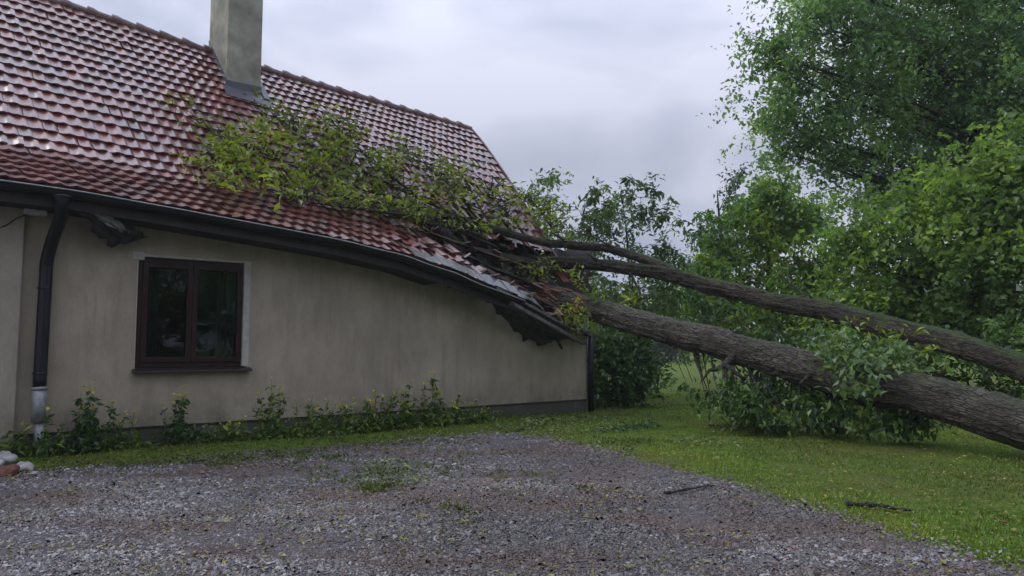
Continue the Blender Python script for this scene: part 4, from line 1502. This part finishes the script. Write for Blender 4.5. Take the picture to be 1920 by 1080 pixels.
tree('slender_tree', B(1440, 26), [
    (1440, 335, 26, 26, 26), (1440, 370, 40, 30, 26), (1480, 380, 45, 35, 26), (1540, 400, 30, 30, 26), (1460, 430, 70, 50, 26)],
    M['leaf_big'], 'dark tree top rising behind the yellowing tree', n_cl=20, per=80, leaf=.15, cl_r=.55, trunk_r=.14, seed=141)
# young trees behind the crushed corner
tree('young_tree', B(1035, 19.5), [(1030, 345, 20, 18, 19.5), (1020, 370, 28, 20, 19.5), (1045, 395, 30, 22, 19.5), (1010, 410, 30, 20, 19.5), (1050, 430, 30, 20, 19.5), (1080, 450, 30, 15, 19)],
     M['leaf_sapling'], 'young tree peeking over the roof verge', group='young trees behind the crushed corner', n_cl=22, per=40, leaf=.14, cl_r=.34, trunk_r=.04, seed=151, aspect=.42)
tree('young_tree', B(1115, 18.5), [(1115, 365, 20, 14, 18.5), (1100, 385, 32, 16, 18.5), (1135, 395, 30, 16, 18.5), (1100, 415, 34, 18, 18.5), (1130, 440, 35, 18, 18.5)],
     M['leaf_sapling'], 'young tree with sparse leaves between the verge and the tallest sapling', group='young trees behind the crushed corner', n_cl=22, per=40, leaf=.14, cl_r=.34, trunk_r=.04, seed=161, aspect=.42)
tree('young_tree', B(1195, 17.5), [(1200, 345, 30, 14, 17.5), (1175, 370, 32, 18, 17.5), (1225, 372, 32, 18, 17.5), (1160, 405, 34, 20, 17.5), (1245, 405, 28, 22, 17.5), (1200, 420, 45, 24, 17.5),
                              (1170, 450, 45, 20, 17.5), (1235, 460, 40, 20, 17.5), (1200, 480, 50, 18, 17.5)],
     M['leaf_sapling'], 'tallest sapling standing alone against the sky right of the roof', group='young trees behind the crushed corner', n_cl=20, per=40, leaf=.135, cl_r=.32, trunk_r=.045, seed=171, aspect=.42)
tree('leafy_bush', B(1180, 17), [(1130, 490, 35, 30, 17), (1075, 470, 40, 30, 17.5), (1060, 520, 40, 30, 17.5), (1220, 500, 50, 30, 17.5), (1275, 510, 30, 40, 18), (1140, 530, 35, 30, 16.5), (1180, 560, 50, 45, 17), (1230, 540, 45, 40, 17.5), (1130, 590, 25, 35, 16.5), (1200, 610, 55, 30, 17), (1250, 580, 40, 35, 17.5)],
     M['leaf_sapling'], 'bush between the two stems right of the crushed corner', cat='bush', n_cl=40, per=46, leaf=.12, cl_r=.40, trunk_r=.05, seed=181, aspect=.45, tint_bias=.12)
tree('corner_shrub', tuple(G(1165, 768)[:2] + [0, .55]), [(1130, 640, 22, 30, 14.6), (1165, 650, 40, 35, 15), (1200, 690, 32, 35, 15), (1150, 700, 45, 45, 14.8), (1190, 735, 42, 30, 14.8), (1130, 740, 25, 25, 14.6)],
     M['leaf_dark'], 'dark shrub growing at the right corner of the wall', cat='shrub', n_cl=150, per=56, leaf=.10, cl_r=.30, trunk_r=.03, seed=191, tint_bias=.05)
tree('field_bush', B(1450, 15.5), [(1330, 600, 60, 40, 16), (1420, 620, 80, 40, 15.5), (1520, 640, 70, 30, 15), (1300, 640, 40, 35, 16.5), (1480, 660, 80, 30, 15)],
     M['leaf_dark'], 'dark bush seen in the gap between the two stems', cat='bush', n_cl=22, per=50, leaf=.11, cl_r=.4, trunk_r=.08, seed=201)
tree('roadside_bush', B(1760, 13.2), [(1700, 640, 70, 30, 13), (1800, 660, 80, 30, 12.8), (1900, 640, 80, 35, 12.5), (1620, 630, 60, 25, 13.2)],
     M['leaf_big'], 'low bush beneath the bright leafy tree at the right', cat='bush', n_cl=26, per=46, leaf=.10, cl_r=.36, trunk_r=.06, seed=211)
tree('field_hedge', B(1850, 21), [(1760, 670, 60, 30, 21), (1850, 680, 70, 30, 21), (1940, 680, 70, 40, 20), (1700, 660, 50, 30, 22), (1260, 640, 30, 14, 30)][:4],
     M['leaf_yellow'], 'brownish hedge across the field at the right between the stems', cat='hedge', n_cl=22, per=60, leaf=.12, cl_r=.45, trunk_r=.06, seed=221)
tree('undergrowth_bush', B(1830, 13.6), [(1760, 690, 60, 22, 13.6), (1850, 705, 70, 24, 13.4), (1940, 720, 60, 26, 13.2)],
     M['leaf_dark'], 'dark low undergrowth between the two stems at the far right', cat='bush', n_cl=40, per=60, leaf=.09, cl_r=.34, trunk_r=.04, seed=231)
# trees across the drive behind the camera: they stand mirrored in the window and shade the place
for i, (x, y, lab) in enumerate([(7, -5, 'tree across the drive, mirrored in the left pane'), (11.5, -3.5, 'tree across the drive, mirrored in the right pane'), (15.5, 0.5, 'tree beyond the lawn behind the viewer'), (9.2, -9, 'tree farther across the drive'), (14, -7.5, 'second tree farther across the drive'), (4, -9.5, 'tree across the drive, left of the others'), (19, -4, 'tree farthest across the drive')]):
    lob = []
    root = empty('drive_tree', (x, y, 0))
    tag(root, lab, 'tree', 'trees across the drive')
    r = np.random.RandomState(300 + i)
    v = r.normal(0, 1, (150, 3)); v /= np.linalg.norm(v, axis=1)[:, None]
    C = np.array([x, y, 4.4]) + v * r.uniform(.3, 1, (150, 1)) ** .5 * [2.6, 2.6, 3.9]
    C = C[C[:, 2] > .3]
    leaves('foliage', cluster_points(C, 50, .9, 310 + i), .24, M['leaf_big'], root, None, seed=320 + i)
    mb = MB(); mb.tube(spline([(x, y, -.1), (x + .1, y, 2.5), (x, y, 6)], 12), np.linspace(.25, .08, 12), 10)
    mb.build('trunk', M['barkplain'], root, True)

# far wood beyond the field
def far_wood():
    r = np.random.RandomState(61)
    C = []
    for k in range(170):
        x = r.uniform(-55, 110)
        y = 62 + r.uniform(-6, 14) - .12 * abs(x - 10)
        h = 4.2 + 3.5 * fbm(np.array([[x * .12, 0, 0]]), 3, 3)[0] + r.uniform(-.6, .8)
        v = r.normal(0, 1, (34, 3)); v /= np.linalg.norm(v, axis=1)[:, None]
        C.append(np.array([x, y, h * .5]) + v * r.uniform(.5, 1, (34, 1)) * [2.4, 2.2, h * .52])
    C = np.concatenate(C)
    C = C[C[:, 2] > .1]
    pts = cluster_points(C, 9, 1.0, 62)
    pts[:, 2] = np.maximum(pts[:, 2], .1)
    return leaves('far_wood', pts, .75, M['leaf_far'], None, None, seed=63)
tag(far_wood(), 'misty wood closing the field in the distance', 'wood', kind='stuff')

# ------------------------------------------------------------------ grass, litter, weeds
def near_house(x, y):
    s, q, _ = toH(np.stack([x, y, x * 0], -1))
    return (q > -.02) & (s > S_LEFT) & (s < S_CORNER + .05)
def grass():
    r = np.random.RandomState(71)
    x, y = scatter_ground(300000, 4.2, 19, 150, 1.25, 72)
    j = np.where(x < 1.0, .28, .15)
    k = ~inside(drive_poly, x + r.normal(0, j, len(x)), y + r.normal(0, j, len(x))) & ~near_house(x, y)
    dens = fbm(np.stack([x * 1.5, y * 1.5, x * 0], -1), 73, 3)
    k &= dens > .36 + r.uniform(-.1, .12, len(x))
    x, y = x[k], y[k]
    n = len(x)
    s_, q_, _ = toH(np.stack([x, y, x * 0], -1))
    h = r.uniform(.006, .026, n) * (.7 + .8 * fbm(np.stack([x * .9, y * .9, x * 0], -1), 74, 3))
    h *= np.where(y > 12, 1.3, 1)
    a = r.uniform(0, 2 * np.pi, n)
    w = r.uniform(.0025, .0055, n) * (1 + .12 * np.maximum(y - 6, 0))
    z = gz(x, y)
    dx, dy = np.cos(a), np.sin(a)
    ln = r.uniform(.1, 1.1, n) * h
    b0 = np.stack([x - dy * w, y + dx * w, z], -1)
    b1 = np.stack([x + dy * w, y - dx * w, z], -1)
    t = np.stack([x + dx * ln, y + dy * ln, z + h], -1)
    V = np.stack([b0, b1, t], 1).reshape(-1, 3)
    Fc = np.arange(3 * n).reshape(-1, 3)
    tint = np.clip(.45 + r.normal(0, .18, n) + (fbm(np.stack([x * .6, y * .6, x * 0], -1), 75, 4) - .5) * 2.2, 0, 1)
    return raw_mesh('grass', V, Fc, np.full(n, 3), M['grassblade'], attrs={'tint': ('FACE', tint)})
tag(grass(), 'short wet mossy grass of the lawn and the strip along the wall', 'grass', kind='stuff')

def litter(name, n, seed, mat, size, d0, d1, sel, label):
    r = np.random.RandomState(seed)
    x, y = scatter_ground(n, d0, d1, 100, 1, seed)
    k = sel(x, y, r) & ~near_house(x, y)
    x, y = x[k], y[k]
    C = np.stack([x, y, gz(x, y) + .022 + r.uniform(0, .02, len(x))], -1)
    o = leaves(name, C, size, mat, None, None, droop=0, flat=.75, seed=seed + 1, aspect=.5)
    tag(o, label, 'leaves', kind='stuff')
def lit_sel(x, y, r):
    s, q, _ = toH(np.stack([x, y, x * 0], -1))
    f = fbm(np.stack([x * 1.3, y * 1.3, x * 0], -1), 83, 3)
    dens = .05 + .35 * np.exp(-((q + 1.3) / .7) ** 2) * (s < 6) + .10 * (f > .58)
    cl = fbm(np.stack([x * 2.3, y * 2.3, x * 0], -1), 84, 3)
    dens = dens * (.3 + 2.5 * (cl > .54)) + .6 * ~inside(drive_poly, x, y) * (.15 + 2.4 * (cl > .52))
    px, py = view_px(x, y)
    for a_, b_, wa, wb in [(720, 1035, 60, 14), (450, 880, 120, 8), (850, 852, 90, 6), (130, 905, 90, 10), (330, 985, 70, 12), (430, 968, 50, 6), (1080, 828, 60, 6), (300, 1060, 60, 12), (850, 1000, 50, 8)]:
        dens = dens + .8 * np.exp(-(((px - a_) / wa) ** 2 + ((py - b_) / wb) ** 2)) * (cl > .44)
    ed = np.abs(inside(drive_poly, x + .18, y + .18).astype(int) - inside(drive_poly, x - .18, y - .18)) * (x > .5)
    dens = dens + ed * .8
    return r.uniform(0, 1, len(x)) < dens
litter('fallen_leaves', 34000, 81, M['litter'], .030, 3.3, 15, lit_sel, 'yellow and brown fallen leaves scattered over drive and lawn')
def lit_sel2(x, y, r):
    px, py = view_px(x, y)
    f = fbm(np.stack([x * 1.1, y * 1.1, x * 0], -1), 87, 3)
    dens = .008 + 1.0 * np.exp(-(((px - 1010) / 90) ** 2 + ((py - 798) / 20) ** 2)) + .45 * np.exp(-(((px - 1100) / 150) ** 2 + ((py - 785) / 18) ** 2)) + .4 * np.exp(-(((px - 1350) / 160) ** 2 + ((py - 830) / 22) ** 2)) + .5 * np.exp(-(((px - 740) / 70) ** 2 + ((py - 885) / 28) ** 2)) \
        + .35 * np.exp(-(((px - 1180) / 130) ** 2 + ((py - 800) / 22) ** 2)) + .012 * (f > .6)
    return r.uniform(0, 1, len(x)) < dens
litter('torn_leaves', 52000, 85, M['litter_green'], .045, 3.3, 15, lit_sel2, 'torn green leaves strewn on gravel and grass near the wall')

# ragged fringe and moss cushions on the drive
def moss():
    r = np.random.RandomState(91)
    cs = []
    for (px, py, n, sx, sy) in [(745, 885, 26, 45, 7), (700, 918, 34, 24, 5), (560, 855, 60, 60, 6), (420, 865, 60, 80, 6), (250, 872, 60, 90, 5), (1180, 835, 60, 60, 6), (700, 832, 80, 90, 6), (640, 900, 14, 40, 8), (900, 870, 12, 80, 12), (1000, 900, 10, 60, 20), (850, 960, 8, 60, 10)]:
        for _ in range(n):
            cs.append(G(px + r.normal(0, sx), py + r.normal(0, sy)))
    C = np.array(cs)
    lp = cluster_points(C, 16, .07, 92, .3)
    lp[:, 2] = gz(lp[:, 0], lp[:, 1]) + r.uniform(.01, .035, len(lp))
    return leaves('moss', lp, .03, M['moss'], None, None, droop=-.5, seed=93, aspect=.5)
tag(moss(), 'cushions of yellow-green moss at the edge of the gravel', 'moss', kind='stuff')

def weed(px, py_base, h_px, width, label, seed, stems=14, leafn=10, mat='leaf_weed', lsize=.05, flowers=True):
    r = np.random.RandomState(seed)
    b = G(px, py_base)
    dep = b[1]
    hm = h_px / F * dep
    wm = width / F * dep
    s_, q_, _ = toH(b)
    if q_ > -.12:
        b = H(s_, -.14, 0)
    root = empty('weed', b)
    tag(root, label, 'weed', 'weeds growing along the foot of the wall')
    mb = MB()
    pts, fl = [], []
    for k in range(stems):
        ds = r.normal(0, wm * .38)
        base = b + np.array([D[0] * ds, D[1] * ds, 0]) + np.array([N[0], N[1], 0]) * abs(r.normal(0, .10))
        hh = hm * r.uniform(.35, 1.0) * (1 - .4 * abs(ds) / (wm + .01))
        top = base + np.array([*(D * r.normal(0, .08)), hh]) + np.array([*(N * r.uniform(-.02, .12)), 0])
        S_ = spline([base, (base + top) / 2 + [*r.normal(0, .03, 2), 0], top], 8)
        mb.tube(S_, np.linspace(.0045, .0018, 8), 4)
        for m_ in range(int(leafn * 1.7 * hh / .4) + 4):
            t = r.uniform(.05, 1) ** .8
            i = int(t * 7)
            pts.append(S_[i] + r.normal(0, .016, 3))
        if flowers and hh > hm * .55:
            for m_ in range(3):
                fl.append(top + r.normal(0, .018, 3))
    for k in range(int(stems * 14)):    # leafy skirt at the foot
        ds = r.normal(0, wm * .5)
        pts.append(b + np.array([*(D * ds), abs(r.normal(0, .09)) + .03]) + np.array([*(N * abs(r.normal(0, .13))), 0]))
    mb.build('stem', M['stem'], root, True)
    pts = np.array(pts)
    leaves('foliage', pts, lsize * 1.25, M[mat], root, np.clip(r.normal(.35, .25, len(pts)), 0, 1), droop=.1, seed=seed + 1, aspect=.5)
    if fl:
        leaves('flower_head', np.array(fl), .04, M['yellowtip'], root, np.full(len(fl), 1.0), droop=-.8, seed=seed + 2, aspect=.8)
weeds = [
    (60, 848, 60, 70, 'low pale weed at the foot of the downpipe', 10, 8), (140, 842, 125, 75, 'tall dark weed clump just right of the downpipe', 18, 12),
    (215, 838, 70, 40, 'thin sparse weed between the downpipe clump and the window', 6, 8),
    (340, 832, 105, 60, 'dark weed below the left half of the window', 14, 10), (425, 826, 50, 60, 'low weed below the right end of the window sill', 9, 8),
    (505, 822, 115, 45, 'tall thin weed just right of the window', 10, 10), (570, 818, 80, 60, 'yellow-flowered weed second right of the window', 14, 9),
    (640, 813, 85, 60, 'yellow-flowered weed in the middle of the row', 14, 9), (700, 808, 75, 55, 'leafy weed left of the tallest pair', 14, 9),
    (745, 804, 105, 40, 'tall feathery weed, left of the tallest one', 12, 12), (808, 800, 105, 36, 'tallest yellow-tipped weed near the row end', 12, 14),
    (850, 796, 60, 60, 'broad-leaved weed at the right end of the row', 14, 9), (905, 790, 35, 40, 'small low weed ending the row', 8, 8),
]
for i, (px, py, h, w_, lab, st, lf) in enumerate(weeds):
    weed(px, py, h, w_, lab, 400 + i * 7, stems=st, leafn=lf, mat='leaf_weed' if i not in (1, 3) else 'leaf_dark', lsize=.055)

# cut branch with leaves on the lawn, sticks, rubble
def ground_branch(name, px0, py0, px1, py1, rad, mat, label, nleaf=0, wig=.03, seed=0, cat='stick', lift=.0):
    r = np.random.RandomState(seed)
    a, b = G(px0, py0), G(px1, py1)
    a[2] = b[2] = rad + .02 + lift
    n = 18
    t = np.linspace(0, 1, n)
    L = a + (b - a) * t[:, None]
    L += np.stack([fbm(np.stack([t * 4, t * 0, t * 0 + k + seed], -1), seed + k, 3) - .5 for k in range(3)], -1) * wig * 4 * np.array([1, 1, .4])
    L[:, 2] = np.maximum(L[:, 2], rad + .012)
    if nleaf:
        root = empty(name, a)
    mb = MB()
    mb.tube(L, rad * (1 - .55 * t) * (1 + .25 * np.sin(t * 23)), 9)
    for k in (5, 10, 13):
        e = L[k] + np.array([r.normal(0, .07), r.normal(0, .07), .02])
        mb.tube([L[k], e], [rad * .5, rad * .15], 6)
    o = mb.build('wood' if nleaf else name, M[mat], root if nleaf else None, True)
    if nleaf:
        lp = cluster_points(L[4:], nleaf, .22, seed, .3)
        lp[:, 2] = np.maximum(lp[:, 2], .03)
        leaves('foliage', lp, .08, M['litter_green'] if nleaf < 14 else M['leaf_dark'], root, None, seed=seed + 1, droop=.1)
        o = root
    tag(o, label, cat)
ground_branch('stick', 1247, 933, 1345, 917, .013, 'barkplain', 'mossy stick lying on the gravel edge', wig=.02, seed=5)
ground_branch('stick', 1588, 952, 1712, 966, .019, 'barkplain', 'dark forked stick lying on the lawn at the lower right', wig=.02, seed=8)
ground_branch('leafy_branch', 1120, 812, 1215, 800, .015, 'barkplain', 'broken leafy branch lying on the grass in front of the shrub', nleaf=16, seed=12, cat='branch')
ground_branch('leafy_branch', 960, 812, 1040, 790, .012, 'barkplain', 'pale-leaved broken branch lying at the tip of the gravel', nleaf=12, seed=17, cat='branch')
ground_branch('leafy_branch', 1330, 800, 1440, 812, .012, 'barkplain', 'twiggy branch lying on the lawn under the thick stem', nleaf=12, seed=19, cat='branch')

def rock(px, py, size, mat, label, seed, name='rock', group='rubble at the left edge', squash=.6, lift=0):
    r = np.random.RandomState(seed)
    import bmesh
    bm = bmesh.new()
    bmesh.ops.create_icosphere(bm, subdivisions=3, radius=1)
    V = np.array([v.co for v in bm.verts])
    k = .45 + 1.1 * fbm(V * 1.5 + seed, seed, 4)
    V = V * k[:, None] * [size, size * r.uniform(.6, .9), size * squash]
    a = r.uniform(0, 3)
    V = np.stack([V[:, 0] * math.cos(a) - V[:, 1] * math.sin(a), V[:, 0] * math.sin(a) + V[:, 1] * math.cos(a), V[:, 2]], -1)
    b = G(px, py)
    V += np.array([0, 0, size * squash * .6 + lift])
    for v, c in zip(bm.verts, V):
        v.co = c
    me = bpy.data.meshes.new(name)
    bm.to_mesh(me); bm.free()
    me.polygons.foreach_set('use_smooth', np.ones(len(me.polygons), bool))
    me.materials.append(M[mat])
    o = bpy.data.objects.new(name, me)
    o.location = [float(x) for x in b]
    COL.objects.link(o)
    tag(o, label, 'rock', group)
rock(44, 884, .10, 'rock', 'largest white stone of the rubble at the lower left', 3)
rock(64, 890, .035, 'rock', 'small white pebble right of the largest rubble stone', 4)
rock(8, 868, .13, 'rock', 'pale flat stone at the back of the rubble by the projecting wall', 5)
rock(12, 892, .10, 'brick', 'dark red broken brick in the rubble at the left edge', 6)
rock(-8, 880, .10, 'rock', 'pale stone cut off by the left edge', 7)

# damp air: one closed box round the camera and everything built
mb = MB()
mb.hexa(np.array([(x, y, z) for z in (-1.0, 24.0) for x, y in ((-950, -350), (950, -350), (950, 950), (-950, 950))], float))
m = Mat('damp_air')
pv = m.n.new('ShaderNodeVolumePrincipled')
pv.inputs['Color'].default_value = (.86, .89, .93, 1)
pv.inputs['Density'].default_value = .0010
pv.inputs['Anisotropy'].default_value = .2
for l_ in list(m.n['Material Output'].inputs['Surface'].links):
    m.l.remove(l_)
m.l.new(pv.outputs[0], m.n['Material Output'].inputs['Volume'])
tag(mb.build('haze', m.m), kind='stuff')
